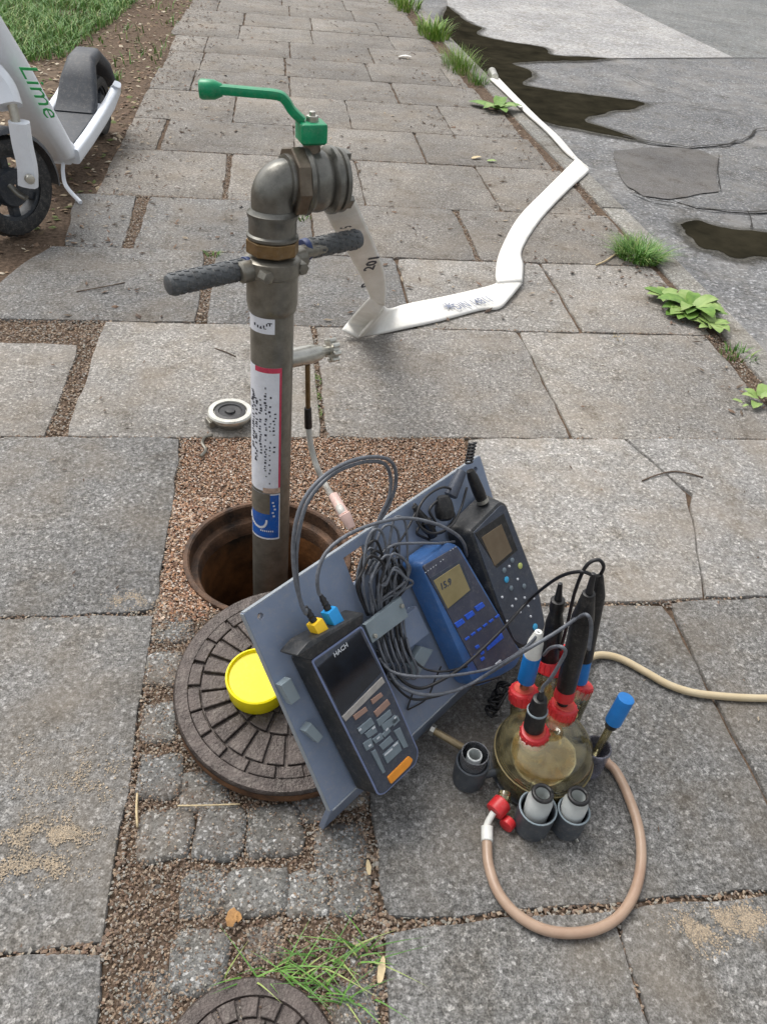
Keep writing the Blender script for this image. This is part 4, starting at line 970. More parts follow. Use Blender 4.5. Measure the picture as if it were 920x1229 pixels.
for i in range(18):
    x0 = 434+random.uniform(0, 36); x1 = 444+i*1.9+random.uniform(-5, 5); t_ = random.uniform(622, 690); c = random.uniform(.004, .034)
    pts = O((x0*.6+448*.4+random.uniform(-2, 3), 738, .012), (x0-4-random.uniform(0, 6), 705, c), (x0+random.uniform(-4, 4), t_+14, c+.004), (x0+10, t_-4, c+.01), (x0+22+random.uniform(-4, 6), t_+8, c+.008), (x0+24+random.uniform(-6, 6), 702, c), (x1+4, 725, .014), (x1+6, 752, .012), (x1+10, 775, .010), (x1+18+random.uniform(-4, 4), 795, .010))
    obj('cable_strand', tube(pts, .00185, 6, 6), M['cable'] if i % 3 else M['cable_black'], co, smooth='all')
for i in range(6):
    x = 452+i*7; pts = O((x, 765, .012), (x+6, 785, .02), (x+14, 805, .018), (x+8, 815, .012), (x-4, 800, .01)); obj('cable_strand', tube(pts, .0019, 6, 6), M['cable'], co, smooth='all')
cable('probe_cable', O((500, 612, .012), (486, 640, .02), (470, 668, .03), (478, 700, .02), (476, 735, .012), (486, 775, .012), (505, 800, .02), (530, 806, .045), (560, 800, .05)), .0016, M['cable_black'], 'thin black cable wandering down beside the left edge of the blue meter')
cable('probe_cable', O((548, 590, .02), (530, 585, .03), (508, 600, .03), (500, 625, .03), (518, 640, .035), (540, 632, .04), (552, 612, .03), (560, 585, .03)), .0018, M['cable_black'], 'black cable looping around the plug above the blue meter')
cable('probe_cable', O((452, 780, .012), (466, 812, .012), (492, 838, .014), (522, 836, .03), (552, 826, .045), (580, 818, .05), (600, 812, .05)), .0018, M['cable_black'], 'black cable running low along the panel foot towards the flow cell')
cable('tie_wire', O((495, 832, .004), (489, 850, .004), (493, 850, .004), (512, 838, .004), (522, 815, .01), (529, 800, .02)), .0012, M['cable_black'], 'thin black tie lying on the bare lower panel')

# ------------------------------------------------------------------ flow cell
CC = Vc((.353, .553, 0))
CC = at(643, 925, 0.0)
fcl = empty('flow_cell', CC, 'amber glass flow cell with red screw caps holding electrodes, standing on the slab', 'flow cell')
cf = frame(CC, (1, 0, 0), (0, 0, 1))
CC2 = CC
body = [(.054, .001), (.064, .006), (.0690, .020), (.0700, .040), (.0680, .060), (.0625, .077), (.053, .090), (.039, .098), (.020, .102), (.001, .103)]
inner = [(max(.001, r_-.0022), h_+(.003 if h_ < .01 else -.0012)) for r_, h_ in body][::-1]
obj('vessel', lathe(cf, body+inner+[(.001, .004), (.001, .001)], 56, False), M['glass'], fcl, smooth='all')
obj('liquid', lathe(cf, [(.001, .006), (.055, .006), (.0660, .020), (.0672, .040), (.0665, .050), (.001, .050)], 48, False), M['liquid'], fcl, smooth=True)
obj('sediment', lathe(frame(CC+Vc((-.012, -.006, 0)), (1, 0, 0), (0, 0, 1)), [(.001, .008), (.040, .008), (.044, .012), (.022, .015), (.012, .017), (.001, .018)], 20, False), M['sediment'], fcl, smooth='all')
obj('base_ring', lathe(cf, [(.058, .0), (.066, .002), (.069, .008), (.062, .009)], 48), M['holder'], fcl, smooth=True)
for zz, rr_ in ((.050, .0697), (.007, .0655)): obj('glass_band', tube([tf(cf, rr_*math.cos(a*math.pi/18), rr_*math.sin(a*math.pi/18), zz) for a in range(37)], .0010, 6, smooth=False), M['band'], fcl, smooth='all')
ZC = .108
def capx(px, py, zc=ZC, r=.0165, seal=False, name='screw_cap'):
    c = at(px, py, zc); out = Vc((c.x-CC.x, c.y-CC.y, 0)); base = Vc((CC.x+out.x*.72, CC.y+out.y*.72, zc-.060)); f = axis(base, c); L = (c-base).length
    obj('port', lathe(f, [(.0205, .0), (.0190, L*.5), (.0175, L), (.0160, L), (.0176, L*.5), (.0190, .0), (.0205, 0)], 28, False), M['glass'], fcl, smooth='all')
    gs = [lathe(frame(c, f[1], f[3]), [(r-.002, -.014), (r, -.012), (r, .004), (r-.0015, .0065), (r-.005, .0075), (.0095, .0075)], 30)]
    for i in range(15):
        a = 2*math.pi*i/15; q = tf(frame(c, f[1], f[3]), r*math.cos(a), r*math.sin(a), -.004); gs.append(rod(q-f[3]*.008, q+f[3]*.008, .0013, .0013, 6))
    k = obj(name, join(*gs), M['red'], fcl, smooth=True)
    if seal: obj('seal', lathe(frame(c, f[1], f[3]), [(.0145, .0070), (.0135, .0092), (.0085, .0092)], 26), M['red_pale'], k, smooth=True)
    return c, f[3]
cA, _ = capx(628, 831, .106, .0205, True); cB, _ = capx(641, 880, .100, .0198, True); cC, _ = capx(675, 850, .106, .0198, True); cD, _ = capx(697, 824, .104, .0165); cE, _ = capx(661, 797, .110, .0195, True)
def stack(a, b, segs, root, seg=22):
    """turned body from a to b: list of (name, t0, t1, r0, r1, material)"""
    a = Vc(a); b = Vc(b)
    for nm, t0, t1, r0, r1, mm in segs:
        obj(nm, rod(a.lerp(b, t0), a.lerp(b, t1), r0, r1, seg, .0008), mm, root, smooth=True)
def eroot(c, name, label, cat='electrode'): return empty(name, c, label, cat)
# blue and white electrode
a = cA-Vc((0, 0, .03)); b = aty(646, 758, cA.y+.006)
e = eroot(a, 'electrode', 'blue electrode with white tapered top in the left red cap of the flow cell')
stack(a, b, [('shaft', 0, .42, .0065, .0065, M['glass']), ('blue_body', .36, .70, .0122, .0122, M['blue_body']), ('white_collar', .70, .86, .0118, .0105, M['white']), ('white_tip', .86, 1, .0105, .005, M['white'])], e)
topA = b
# front short black connector
a = cB-Vc((0, 0, .045)); b = aty(649, 833, cB.y+.005)
e = eroot(a, 'electrode', 'short black capped electrode in the front red cap of the flow cell')
stack(a, b, [('shaft', 0, .5, .006, .006, M['black']), ('lower_body', .44, .72, .0140, .0136, M['black']), ('ring', .72, .745, .0142, .0142, M['clamp']), ('upper_body', .745, .93, .0128, .0095, M['black']), ('boot', .93, 1.05, .005, .0035, M['cable_black'])], e)
topB = a.lerp(b, 1.05)
# long black probes
a = cC-Vc((0, 0, .03)); b = aty(709, 700, cC.y+.012)
e = eroot(a, 'electrode', 'long thick black probe in the right front red cap of the flow cell')
stack(a, b, [('shaft', 0, .18, .008, .008, M['black']), ('red_bush', .20, .275, .0145, .0130, M['red']), ('body', .27, .78, .0132, .0142, M['black']), ('shoulder', .78, .94, .0142, .008, M['black']), ('boot', .94, 1.06, .005, .003, M['cable_black'])], e)
topC = a.lerp(b, 1.06)
a = cD-Vc((0, 0, .03)); b = aty(720, 690, cD.y+.010)
e = eroot(a, 'electrode', 'long black probe with blue band in the rear right red cap of the flow cell')
stack(a, b, [('shaft', 0, .18, .006, .006, M['glass']), ('blue_band', .17, .36, .0108, .0108, M['blue_body']), ('body', .36, .86, .0118, .0112, M['black']), ('shoulder', .86, 1, .0112, .004, M['black'])], e)
topD = b
a = cE-Vc((0, 0, .03)); b = aty(672, 700, cE.y+.012)
e = eroot(a, 'electrode', 'black probe with clipped neck in the rear left red cap of the flow cell')
stack(a, b, [('shaft', 0, .2, .007, .007, M['black']), ('body', .18, .60, .0138, .0128, M['black']), ('neck', .60, .74, .0128, .0080, M['black']), ('knob', .74, .84, .0105, .0100, M['black']), ('boot', .84, 1, .0055, .003, M['cable_black'])], e)
topE = b
# small red bush beside the rear probe
obj('elbow_port', rod(cE+Vc((.014, .004, .004)), cE+Vc((.017, .006, .030)), .0075, .0075, 16, .001), M['red'], fcl, smooth=True)
# cup holders
def cup(px, py, zt, r, label, inner, m='holder', h=.040, root=None):
    c = at(px, py, h); c = Vc((c.x, c.y, .001)); f = frame(c, (1, 0, 0), (0, 0, 1))
    ob = obj('cup', join(lathe(f, [(r-.004, 0), (r-.001, .003), (r, h*.5), (r, h), (r-.0015, h+.001), (r-.003, h), (r-.0035, .006), (.0001, .005)], 32, False)), M[m], root or fcl, smooth=True)
    return c, f, ob
r1 = .0235
c, f, ob = cup(567, 914, 0, r1, '', 0, h=.048)
obj('clear_sleeve', lathe(f, [(r1-.0045, .03), (r1-.0045, .068), (r1-.006, .068), (r1-.006, .03)], 28, False), M['clear'], ob, smooth=True)
obj('inner_tube', lathe(f, [(.0105, .02), (.0105, .064), (.0085, .065), (.0085, .03), (.0001, .03)], 24, False), M['frost'], ob, smooth=True)
for (px, py, tx, rc) in ((645, 970, .004, .0255), (688, 973, .002, .0215)):
    c, f, ob = cup(px, py, 0, rc, '', 0, h=.048)
    f2_ = frame(c, (1, 0, 0), (tx*4, .06, 1)); k_ = .0165 if rc > .024 else .0158
    obj('white_tube', lathe(f2_, [(.0001, .010), (k_, .010), (k_+.001, .060), (k_-.002, .064), (k_-.002, .076), (k_-.0035, .077), (.0100, .077), (.0095, .05), (.0001, .05)], 28, False), M['frost'], ob, smooth=True)
    obj('o_ring', tube([tf(f2_, .0122*math.cos(a*math.pi/12), .0122*math.sin(a*math.pi/12), .077) for a in range(25)], .0030, 8, smooth=False), M['black'], ob, smooth='all')
    obj('rubber_lip', tube([tf(f, (rc-.0008)*math.cos(a*math.pi/12), (rc-.0008)*math.sin(a*math.pi/12), .0485) for a in range(25)], .0013, 6, smooth=False), M['clamp'], ob, smooth='all')
    obj('screw', rod(tf(f, .008, -rc+.002, .006), tf(f, .0085, -rc-.002, .006), .002, .002, 8), M['steel_bright'], ob)
for (px, py) in ((580, 930), (640, 985), (680, 985)):
    q = at(px, py, .02); dq_ = (Vc((CC.x, CC.y, .02))-q).normalized(); obj('bracket', rod(q, q+dq_*.03, .006, .006, 10), M['holder'], fcl, smooth=True)
c, f, ob = cup(717, 897, 0, .0195, '', 0, m='smoky', h=.058)
cH = c
a = Vc((c.x, c.y, .03)); b = aty(751, 838, c.y+.012)
e = eroot(a, 'electrode', 'glass electrode with bright blue cap leaning in the smoky cup at the right')
stack(a, b, [('glass_shaft', 0, .56, .005, .0055, M['glass']), ('black_ring', .54, .62, .0085, .0085, M['black']), ('blue_cap', .62, 1.0, .0115, .0115, M['blue_body'])], e)
# red side port with the white nozzle
sq = at(592, 975, .022); sp2 = at(604, 962, .026)
obj('side_port', rod(sp2+Vc((.004, .012, .002)), sp2, .009, .009, 18, .001), M['glass'], fcl, smooth=True)
obj('side_cap', rod(sp2, sq, .0135, .0135, 20, .002), M['red'], fcl, smooth=True)
obj('drain_cap', rod(at(612, 985, .012), at(606, 992, .012), .010, .010, 18, .001), M['red'], fcl, smooth=True)
n0 = at(590, 978, .020); n1 = at(584, 990, .012); n2 = at(584, 1003, .010)
obj('nozzle', tube([sq, n0, n1, n2], .0045, 12), M['white'], fcl, smooth=True)
# brass bolt
k0 = on(517, 877, 0); k0 = at(519, 876, .030); k1 = at(560, 900, .024)
br = empty('brass_spigot', k0, 'brass coloured rod with pale nut between the panel foot and the cups', 'rod')
obj('rod', rod(k0, k1, .0055, .0055, 18, .0008), M['brass_rod'], br, smooth=True); kd = (k1-k0).normalized()
obj('nut', rod(k0-kd*.004, k0+kd*.003, .0090, .0090, 8, .0008), M['steel_bright'], br)

# tubes
def ptube(pts, r, m, label): o = obj('plastic_tube', tube(pts, r, 14, 8), m, smooth='all'); tag(o, label, 'tube'); return o
tr = .0068
ptube([at(584, 996, .011), at(584, 1012, .009)]+[at(x, y, tr+.001) for x, y in ((586, 1038), (597, 1070), (618, 1096), (648, 1114), (682, 1120), (716, 1115), (744, 1098), (762, 1068), (769, 1030), (765, 990), (751, 950), (738, 925), (728, 915))]+[at(722, 905, .012)], tr, M['tube_pink'], 'pinkish silicone tube looping on the slab from the red side cap')
ptube([at(584, 992, .012), at(584, 1000, .0105), at(584, 1010, .010)], .0080, M['white'], 'short white sleeve joining the pink tube to the nozzle')
ptube([at(696, 800, .03), at(706, 790, .012)]+[at(x, y, tr) for x, y in ((722, 786), (745, 791), (775, 807), (800, 821), (830, 831), (870, 836), (910, 838), (960, 838), (1020, 836))], .0062, M['tube_tan'], 'pale yellowish tube running from behind the flow cell out to the right')
ptube([d2, aty(373, 535, 1.09), aty(380, 560, 1.07), aty(392, 585, 1.03), on(405, 605, -.05), on(414, 622, -.02), on(420, 634, -.012)], .0052, M['tube_clear'], 'translucent sampling tube hanging from the standpipe drain to the panel')
o = obj('tube_joint', join(rod(on(400, 595, -.055), on(414, 620, -.018), .0068, .0075, 14, .001), rod(on(413, 617, -.018), on(422, 634, -.010), .0085, .006, 14, .001)), mat('pink_joint', (.60, .42, .37), .35, var=.1), smooth=True)
tag(o, 'pale pink tube joint at the top edge of the panel', 'tube')
# electrode cables
def C3(*l): return [Vc(p) for p in l]
def up(p, dz): return Vc((p[0], p[1], p[2]+dz))
cable('electrode_cable', O((470, 800, .010), (484, 818, .02), (505, 826, .03), (530, 816, .045), (560, 796, .055), (600, 758, .065), (635, 720, .07))+[aty(668, 694, cE.y), aty(695, 686, cD.y), aty(713, 691, cD.y), topD], cr, M['cable_black'], 'dark cable arching over the meters to the rearmost probe')
cable('electrode_cable', O((462, 795, .012), (478, 822, .03), (510, 834, .05), (548, 828, .06), (580, 812, .07))+[aty(628, 782, cC.y-.01), aty(665, 760, cC.y), aty(692, 742, cC.y+.004), aty(704, 738, cC.y-.014), aty(709, 752, cC.y-.014), aty(706, 780, cC.y-.02)], cr, M['cable'], 'grey cable swinging low under the blue meter to the thick probe')
cable('electrode_cable', O((455, 790, .012), (470, 806, .03), (500, 812, .055), (540, 811, .06), (585, 803, .065))+[aty(615, 788, cA.y), aty(638, 770, cA.y), topA], cr*.9, M['cable'], 'grey cable crossing the blue meter to the blue and white electrode')
cable('electrode_cable', [topB, up(topB, .01), aty(660, 815, cB.y), aty(672, 795, cB.y), aty(678, 782, cB.y), aty(672, 776, cB.y), aty(660, 778, cB.y+.03), aty(652, 786, cB.y+.06)], cr, M['cable'], 'short grey cable bending up from the front black electrode')
cable('electrode_cable', [topD, aty(724, 680, cD.y), aty(718, 672, cD.y), aty(706, 676, cD.y), aty(697, 690, cD.y), aty(688, 715, cD.y+.01), aty(680, 750, cD.y+.02), aty(672, 780, cD.y+.03)], cr, M['cable_black'], 'black cable looping over and down beside the two tall probes')
random.seed(5)
cc2 = empty('spiral_cord', at(592, 848, .03), 'tangled black spiral cord hanging between blue meter and flow cell', 'cable')
pts = []
for i in range(60):
    t = i/59; p = at(602-14*t+6*math.sin(i*1.3), 822+36*t+4*math.cos(i*1.3), .055-.04*t); pts.append(p+Vc((random.uniform(-1, 1), random.uniform(-1, 1), random.uniform(-1, 1)))*.004)
obj('cord', tube(pts, .0020, 6, 3), M['cable_black'], cc2, smooth='all')
obj('cord_end', tube([at(603, 822, .055), at(612, 822, .055), at(620, 815, .06), at(606, 835, .05), at(597, 850, .04)], .002, 6), M['cable_black'], cc2, smooth='all')
cc3 = empty('spiral_cord', on(560, 545, .02), 'black coiled cord sticking up at the top right corner of the panel', 'cable')
a, b = on(562, 556, .022), on(567, 531, .022); pts = []
for i in range(50):
    t = i/49; p = a.lerp(b, t); pts.append(p+PU*.0055*math.cos(i*.85)+PN*.0055*math.sin(i*.85))
obj('cord', tube(pts, .0017, 6, 2), M['cable_black'], cc3, smooth='all')
cc4 = obj('tangled_cord', tube(O((505, 615, .008), (497, 605, .01), (500, 622, .012), (512, 640, .012), (522, 628, .02), (515, 612, .02), (530, 600, .02), (545, 618, .02), (538, 632, .03), (525, 640, .02), (508, 630, .01), (500, 640, .008), (515, 648, .008)), .0020, 6), M['cable_black'], smooth='all')
tag(cc4, 'tangle of thin black cord on the panel above the blue meter', 'cable')

# ------------------------------------------------------------------ scooter
sc_c = at(30, 283, 0)
sc = empty('electric_scooter', at(70, 230, 0), 'white rental electric scooter with green lettering parked at the top left', 'scooter')
wc = at(10, 224, .140); WR = .140
axd = Vc((.80, -.60, 0.05)).normalized()
wf = frame(Vc((wc.x, wc.y, WR)), (0, 0, 1), axd)
def wheel(wf, R_, name='front_wheel'):
    o = obj(name, lathe(wf, [(R_*.66, -.028), (R_*.80, -.034), (R_*.95, -.030), (R_, -.012), (R_, .012), (R_*.95, .030), (R_*.80, .034), (R_*.66, .028)], 48, False), M['rubber'], sc, smooth=True)
    gs = [lathe(wf, [(R_*.68, -.022), (R_*.60, -.020), (R_*.60, .020), (R_*.68, .022)], 40, False), lathe(wf, [(R_*.36, -.03), (R_*.40, -.02), (R_*.40, .02), (R_*.36, .03), (.012, .034)], 32, False)]
    for i in range(6):
        a = i*math.pi/3; f = frame(tf(wf, 0, 0, 0), tf(wf, math.cos(a), math.sin(a), 0)-wf[0], wf[3]); gs.append(box(f, R_*.36, R_*.64, -.012, .012, -.012, .012, .002))
    obj('rim', join(*gs), M['deck'], o, smooth=True)
    gs = []
    for i in range(40):
        a = i*math.pi/20
        for s_ in (-1, 1):
            f = frame(tf(wf, R_*math.cos(a), R_*math.sin(a), s_*.008), wf[3], tf(wf, math.cos(a), math.sin(a), 0)-wf[0]); gs.append(box(f, -.006, .006, -.004, .004, -.002, .0025, .0005))
    obj('tread', join(*gs), M['rubber'], o)
    return o
wheel(wf, WR)
# fork leg, shoulder, brake
def P2(px, py, d): return aty(px, py, d)
fy = wc.y-.055
ft = P2(18, 112, wc.y+.0); fm = P2(24, 150, fy); fb = P2(34, 215, fy)
obj('fork_leg', strap([P2(23, 146, fy), P2(27, 172, fy), P2(33, 200, fy), P2(34, 222, fy)], .05, .055), M['scooter'], sc, smooth=True)
obj('shock_rod', rod(P2(14, 122, fy+.01), P2(20, 150, fy), .013, .013, 16), M['steel_bright'], sc, smooth=True)
obj('fork_crown', strap([P2(-12, 88, fy+.04), P2(2, 106, fy+.03), P2(10, 128, fy+.01)], .07, .075), M['scooter'], sc, smooth=True)
obj('axle_nut', rod(P2(35, 214, fy-.03), P2(37, 216, fy-.045), .014, .013, 12, .002), M['steel_bright'], sc, smooth=True)
obj('brake_lever', strap([P2(12, 222, fy), P2(22, 232, fy-.01), P2(32, 238, fy-.02)], .02, .012), M['steel_grey'], sc, smooth=True)
# mudguard
mg = []
for k in range(9):
    a = R(-10+k*15); mg.append((tf(wf, (WR+.018)*math.cos(a), (WR+.018)*math.sin(a)*-1, 0)))
def arcstrip(wf, r, a0, a1, w2, m, name, th=.006):
    V, F = [], []; n = 14
    for k in range(n+1):
        a = R(a0+(a1-a0)*k/n)
        for rr_, ww in ((r-.012, -w2), (r, -w2*.8), (r+.004, 0), (r, w2*.8), (r-.012, w2)): V.append(tf(wf, rr_*math.cos(a), rr_*math.sin(a), ww))
    for k in range(n):
        for j in range(4): q = k*5+j; F.append((q, q+1, q+6, q+5))
    return obj(name, (V, F), m, sc, smooth='all')
arcstrip(wf, WR+.022, -100, 60, .042, M['deck'], 'mudguard')
# neck (the broad white down tube)
n0_ = at(63, 178, .13); n1_ = Vc((n0_.x-.015, 2.50, .56)); n2_ = Vc((n0_.x-.03, 2.44, .80)); n00 = n0_+Vc((.004, .06, -.025))
def loft(P, secs, m, name, xh=(1, 0, 0), r=.35):
    V, F = [], []; n = None
    for i, p in enumerate(P):
        t = (P[min(i+1, len(P)-1)]-P[max(0, i-1)]).normalized(); s = Vc(xh); s = (s-t*s.dot(t)).normalized(); u = s.cross(t)
        wd, th = secs[i]; sec = roundp(rect(-wd/2, wd/2, -th/2, th/2), min(wd, th)*r, 3); n = len(sec)
        for x, y in sec: V.append(p+s*x+u*y)
    for i in range(len(P)-1):
        for j in range(n): q = (j+1) % n; F.append((i*n+j, i*n+q, (i+1)*n+q, (i+1)*n+j))
    F.append(tuple(range(n-1, -1, -1))); F.append(tuple((len(P)-1)*n+j for j in range(n)))
    return obj(name, (V, F), m, sc, smooth=True)
nk = loft([n00, n0_, n0_.lerp(n1_, .35), n0_.lerp(n1_, .7), n1_, n2_], [(.12, .05), (.125, .085), (.115, .10), (.105, .10), (.09, .09), (.07, .07)], M['scooter'], 'neck')
obj('stem', rod(n2_, n2_+Vc((-.01, .10, .35)), .028, .026, 20), M['scooter'], sc, smooth=True)
# lettering along the right side face of the neck
td = (n1_-n0_).normalized(); side = Vc((1, 0, 0)); side = (side-td*side.dot(td)).normalized(); frontn = side.cross(td)
if frontn.dot(CAM-n0_) < 0: frontn = -frontn
lo = n0_+td*.50+side*.078+frontn*0.0525
tfm = frame(lo-side*.018, -td, frontn)
obj('lettering', text_geo('Lime', tfm, .072, .0012, sx=1.75, bold=-.0003), M['scooter_green'], nk)
# deck
RP = [at(90, 188, .095), at(106, 166, .110), at(121, 143, .130), at(132, 124, .155), at(139, 108, .19), at(141, 101, .215)]
dd = (RP[3]-RP[0]); dd.z = 0; dd.normalize(); pp_ = Vc((dd.y, -dd.x, 0))
SEC = [(.034, .05)]*4+[(.034, .042), (.028, .028)]
loft(RP, SEC, M['scooter'], 'side_rail', xh=pp_)
loft([p-pp_*.19 for p in RP], SEC, M['scooter'], 'side_rail', xh=pp_)
C_ = [p-pp_*.095 for p in RP]
loft([C_[0]+Vc((0, 0, -.012)), C_[1]+Vc((0, 0, -.012)), C_[2]+Vc((0, 0, -.014)), C_[3]+Vc((0, 0, -.02))], [(.165, .035)]*4, M['scooter'], 'deck_frame', xh=pp_)
loft([C_[0]+Vc((0, 0, .012)), C_[1]+Vc((0, 0, .012)), C_[2]+Vc((0, 0, .010))], [(.152, .014)]*3, M['deck'], 'footboard', xh=pp_)
fb0 = C_[2]; loft([fb0+Vc((0, 0, .008)), fb0+dd*.05+Vc((0, 0, .04)), fb0+dd*.10+Vc((0, 0, .10)), fb0+dd*.17+Vc((0, 0, .155)), fb0+dd*.25+Vc((0, 0, .165)), fb0+dd*.34+Vc((0, 0, .11)), fb0+dd*.40+Vc((0, 0, .03))], [(.150, .03), (.150, .035), (.135, .04), (.105, .045), (.10, .045), (.11, .04), (.11, .03)], M['deck'], 'rear_fender', xh=pp_, r=.45)
RWC = fb0+dd*.26; wheel(frame(Vc((RWC.x, RWC.y, .11)), (0, 0, 1), pp_), .11, 'rear_wheel')
obj('kickstand', strap([aty(76, 196, 2.90), aty(76, 208, 2.87), aty(80, 224, 2.83), at(97, 243, .006)], .012, .012), M['scooter'], sc, smooth=True)

# ------------------------------------------------------------------ plants
def blade(V, F, x, y, z, h, wd, a, lean, k=3):
    n = len(V); dx, dy = math.cos(a), math.sin(a)
    for i in range(k+1):
        t = i/k; r = lean*h*t*t; w2 = wd*(1-t**1.5)/2; zz = z+h*t*(1-.25*lean*t)
        cx, cy = x+dx*r, y+dy*r
        if i < k: V += [(cx-dy*w2, cy+dx*w2, zz), (cx+dy*w2, cy-dx*w2, zz)]
        else: V.append((cx, cy, zz))
    for i in range(k-1): q = n+2*i; F.append((q, q+1, q+3, q+2))
    q = n+2*(k-1); F.append((q, q+1, q+2))
M['grass_bright'] = grassmat('grass_bright', (.09, .19, .02), (.17, .30, .04), (.32, .40, .11))
def tuft(name, c, n, r, h, label, m='grass', wd=.004, lean=(.2, 1.0), stretch=1.0, group=None, cat='grass tuft'):
    V, F = [], []
    for _ in range(n):
        a = random.random()*6.28; d = r*math.sqrt(random.random()); blade(V, F, c.x+d*math.cos(a), c.y+d*math.sin(a)*stretch, c.z-.004, h*random.uniform(.4, 1.1), wd*random.uniform(.6, 1.3), a+random.uniform(-1, 1), random.uniform(*lean))
    return tag(obj(name, (V, F), M[m]), label, cat, group)
random.seed(3)
tuft('grass_tuft', at(765, 308), 800, .078, .072, 'thick green grass tuft at the kerb right of the hose', wd=.0035, lean=(.5, 1.6))
tuft('grass_tuft', at(552, 82), 330, .11, .13, 'grass tuft at the kerb just left of the hose end', stretch=2.2, m='grass_bright')
tuft('grass_tuft', at(520, 42), 200, .11, .13, 'bright leafy tuft at the kerb beside the puddle head', stretch=2.2, m='grass_bright', wd=.012)
tuft('grass_tuft', at(485, 8), 200, .13, .13, 'farthest green tuft along the kerb at the top', stretch=2.5, wd=.01, m='grass_bright')
tuft('grass_tuft', at(574, 100), 130, .06, .08, 'small sparse tuft between kerb and slabs by the hose coupling')
tuft('grass_tuft', at(885, 428), 60, .05, .035, 'small pale tuft in the kerb joint below the broad weed', wd=.005)
tuft('grass_tuft', at(255, 306), 26, .022, .022, 'tiny sprout in the slab joint left of the standpipe', wd=.004)
tuft('grass_tuft', at(362, 262), 24, .03, .03, 'tiny sprout seen between standpipe and hose', wd=.005)
tuft('grass_tuft', at(742, 407), 16, .018, .012, 'little dry sprout in the joint left of the broad weed', m='straw', wd=.003)
tuft('grass_tuft', at(138, 95), 30, .04, .05, 'small green tuft behind the scooter tail', wd=.008)
for px, py, n, wl in ((378, 455, 26, 'farthest'), (378, 475, 26, 'middle'), (380, 495, 20, 'nearest')):
    tuft('moss', at(px, py), n*3, .014, .008, wl+' of three moss cushions in the joint right of the standpipe', wd=.003, stretch=2, cat='moss', group='moss cushions in the joint behind the standpipe')
V, F = [], []
for cx, cy, n in ((300, 1172, 7), (345, 1168, 16), (385, 1188, 18), (405, 1155, 10), (440, 1140, 14), (425, 1195, 9), (370, 1150, 6)):
    for _ in range(n):
        c = at(cx+random.gauss(0, 14), cy+random.gauss(0, 7)); blade(V, F, c.x, c.y, -.006, random.uniform(.018, .042), .0026, random.choice([0, 3.1, .5, 2.6, -.6])+random.uniform(-.5, .5), random.uniform(.9, 2.2), 4)
tag(obj('grass_tuft', (V, F), M['grass']), 'sprawling grass blades above the lower iron cover', 'grass tuft')
# broad leaved weeds
def leaf(c, a, L, wd, lift, droop=.5):
    V, F = [], []; k = 6; dx, dy = math.cos(a), math.sin(a)
    for i in range(k+1):
        t = i/k; w2 = wd/2*math.sin(math.pi*min(1, t*.86+.14))**.7*(1 if i < k else .1)*random.uniform(.88, 1.12); r = L*(t)
        z = c.z+lift*math.sin(t*math.pi*.6)-droop*lift*t*t
        for s in (-1, 0, 1): V.append((c.x+dx*r-dy*w2*s, c.y+dy*r+dx*w2*s, z+(abs(s)*w2*.12)+random.uniform(-1, 1)*.001))
    for i in range(k):
        for j in range(2): q = i*3+j; F.append((q, q+1, q+4, q+3))
    return V, F
def weed(pxy, n, L, label, cat='weed', pale=.4):
    c = at(*pxy); root = empty('broad_leaved_weed', c, label, cat)
    for i in range(n):
        a = 2*math.pi*i/n*1.0+random.uniform(-.4, .4); s = random.uniform(.55, 1.1); off = Vc((math.cos(a), math.sin(a), 0))*L*.15*random.random()
        obj('leaf', leaf(c+off+Vc((0, 0, .003+.02*random.random())), a, L*s, L*s*.58, L*random.uniform(.08, .38)), M['leaf_pale' if random.random() < pale else 'leaf'], root, smooth='all')
weed((826, 376), 30, .094, 'large broad leaved green weed growing in the kerb joint')
weed((793, 360), 11, .058, 'pale low leaves left beside the large kerb weed', pale=.9)
weed((852, 396), 11, .060, 'pale spreading leaves right beside the large kerb weed', pale=.9)
weed((596, 133), 8, .15, 'narrow leaved green weed beside the kerb by the hose', pale=.3)
weed((908, 484), 6, .055, 'pale leaf rosette at the right edge by the kerb', pale=1)
weed((888, 490), 2, .028, 'single pale leaf pair on the slab near the right edge', pale=1)
# lawn at the top left
V, F = [], []
LP = [(-3.4, 4.4), (-1.45, 4.55), (-1.12, 4.9), (-1.1, 5.4), (-1.02, 6.0), (-.98, 6.9), (-.9, 8.9), (-3.4, 8.9)]
nb = 0
while nb < 38000:
    x, y = random.uniform(-3.4, -.85), random.uniform(4.3, 8.9)
    if inpoly(x, y, LP) and (noise.noise(Vc((x*2.2, y*2.2, 0))) > -.35 or random.random() < .3):
        blade(V, F, x, y, -.002, random.uniform(.03, .105), .0062, random.random()*6.28, random.uniform(.3, 1.5), 2); nb += 1
for _ in range(900):
    x, y = random.uniform(-1.2, -.62), random.uniform(4.3, 8.9)
    if noise.noise(Vc((x*4, y*4, 7))) > .15: blade(V, F, x, y, -.002, random.uniform(.03, .09), .008, random.random()*6.28, random.uniform(.3, 1.2), 2)
tag(obj('grass', (V, F), M['grass']), 'green lawn at the verge behind the scooter', 'grass', kind='stuff')

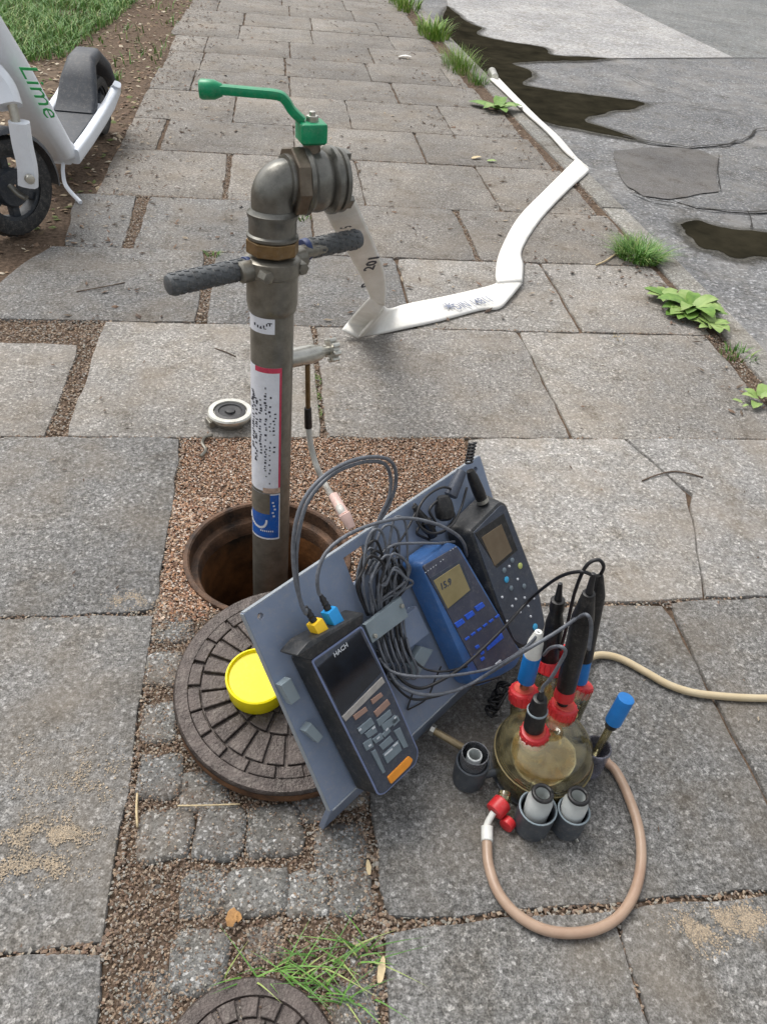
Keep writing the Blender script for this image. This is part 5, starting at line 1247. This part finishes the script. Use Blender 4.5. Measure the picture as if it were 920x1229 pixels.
# ------------------------------------------------------------------ small litter pieces
def thin(name, pts, r, m, label, cat): tag(obj(name, tube(pts, r, 5, 4), m, smooth='all'), label, cat)
thin('straw', [at(165, 952, .003), at(164, 970, .006), at(165, 993, .003)], .0016, M['straw'], 'upright yellow straw stalk beside the big left slab', 'straw')
thin('straw', [at(213, 967, .004), at(250, 966.5, .006), at(288, 965, .004)], .0011, M['straw'], 'pale straw stalk lying across the setts below the cover', 'straw')
thin('straw', [at(745, 300, .004), at(728, 312, .006), at(715, 318, .004)], .003, M['straw'], 'dry pale stalk by the kerb grass tuft', 'straw')
thin('twig', [at(770, 577, .003), at(788, 570, .005), at(806, 566, .004), at(825, 568, .005), at(843, 573, .003)], .0018, M['twig'], 'curved thin twig on the slab right of the black meter', 'twig')
thin('twig', [at(500, 240, .003), at(560, 280, .003)][::-1]+[at(575, 305, .003)] if 0 else [at(92, 350, .003), at(120, 345, .006), at(150, 339, .003)], .0016, M['twig'], 'brown twig on the slab below the scooter wheel', 'twig')
thin('twig', [at(258, 418, .002), at(270, 422, .004), at(283, 428, .002)], .0016, M['twig'], 'short dark twig on the slab left of the standpipe', 'twig')
def flat(name, px, py, L, a, m, label, cat, wr=.5):
    c = at(px, py, .005); tag(obj(name, leaf(c, a, L, L*wr, L*.15), M[m], smooth='all'), label, cat)
flat('paper_scrap', 478, 68, .085, -.2, 'paper', 'crumpled white paper scrap on the far slabs', 'paper')
flat('dead_leaf', 566, 190, .05, .3, 'straw', 'dry pale leaf on the slab below the kerb weed', 'leaf')
flat('dead_leaf', 584, 193, .045, -.2, 'leaf_pale', 'pale green leaf on the slab beside the dry leaf', 'leaf')
flat('dead_leaf', 276, 1112, .022, 1.4, 'deadleaf', 'orange dead leaf between the setts above the lower cover', 'leaf', .6)
flat('dead_leaf', 288, 1105, .016, 2.2, 'deadleaf', 'small curled orange leaf touching the larger one', 'leaf', .6)
flat('dead_leaf', 443, 1050, .02, 1.6, 'straw', 'narrow yellow leaf in the joint below the panel foot', 'leaf', .3)
flat('dead_leaf', 455, 1180, .03, 1.3, 'straw', 'tan leaf in the joint near the bottom edge', 'leaf', .3)
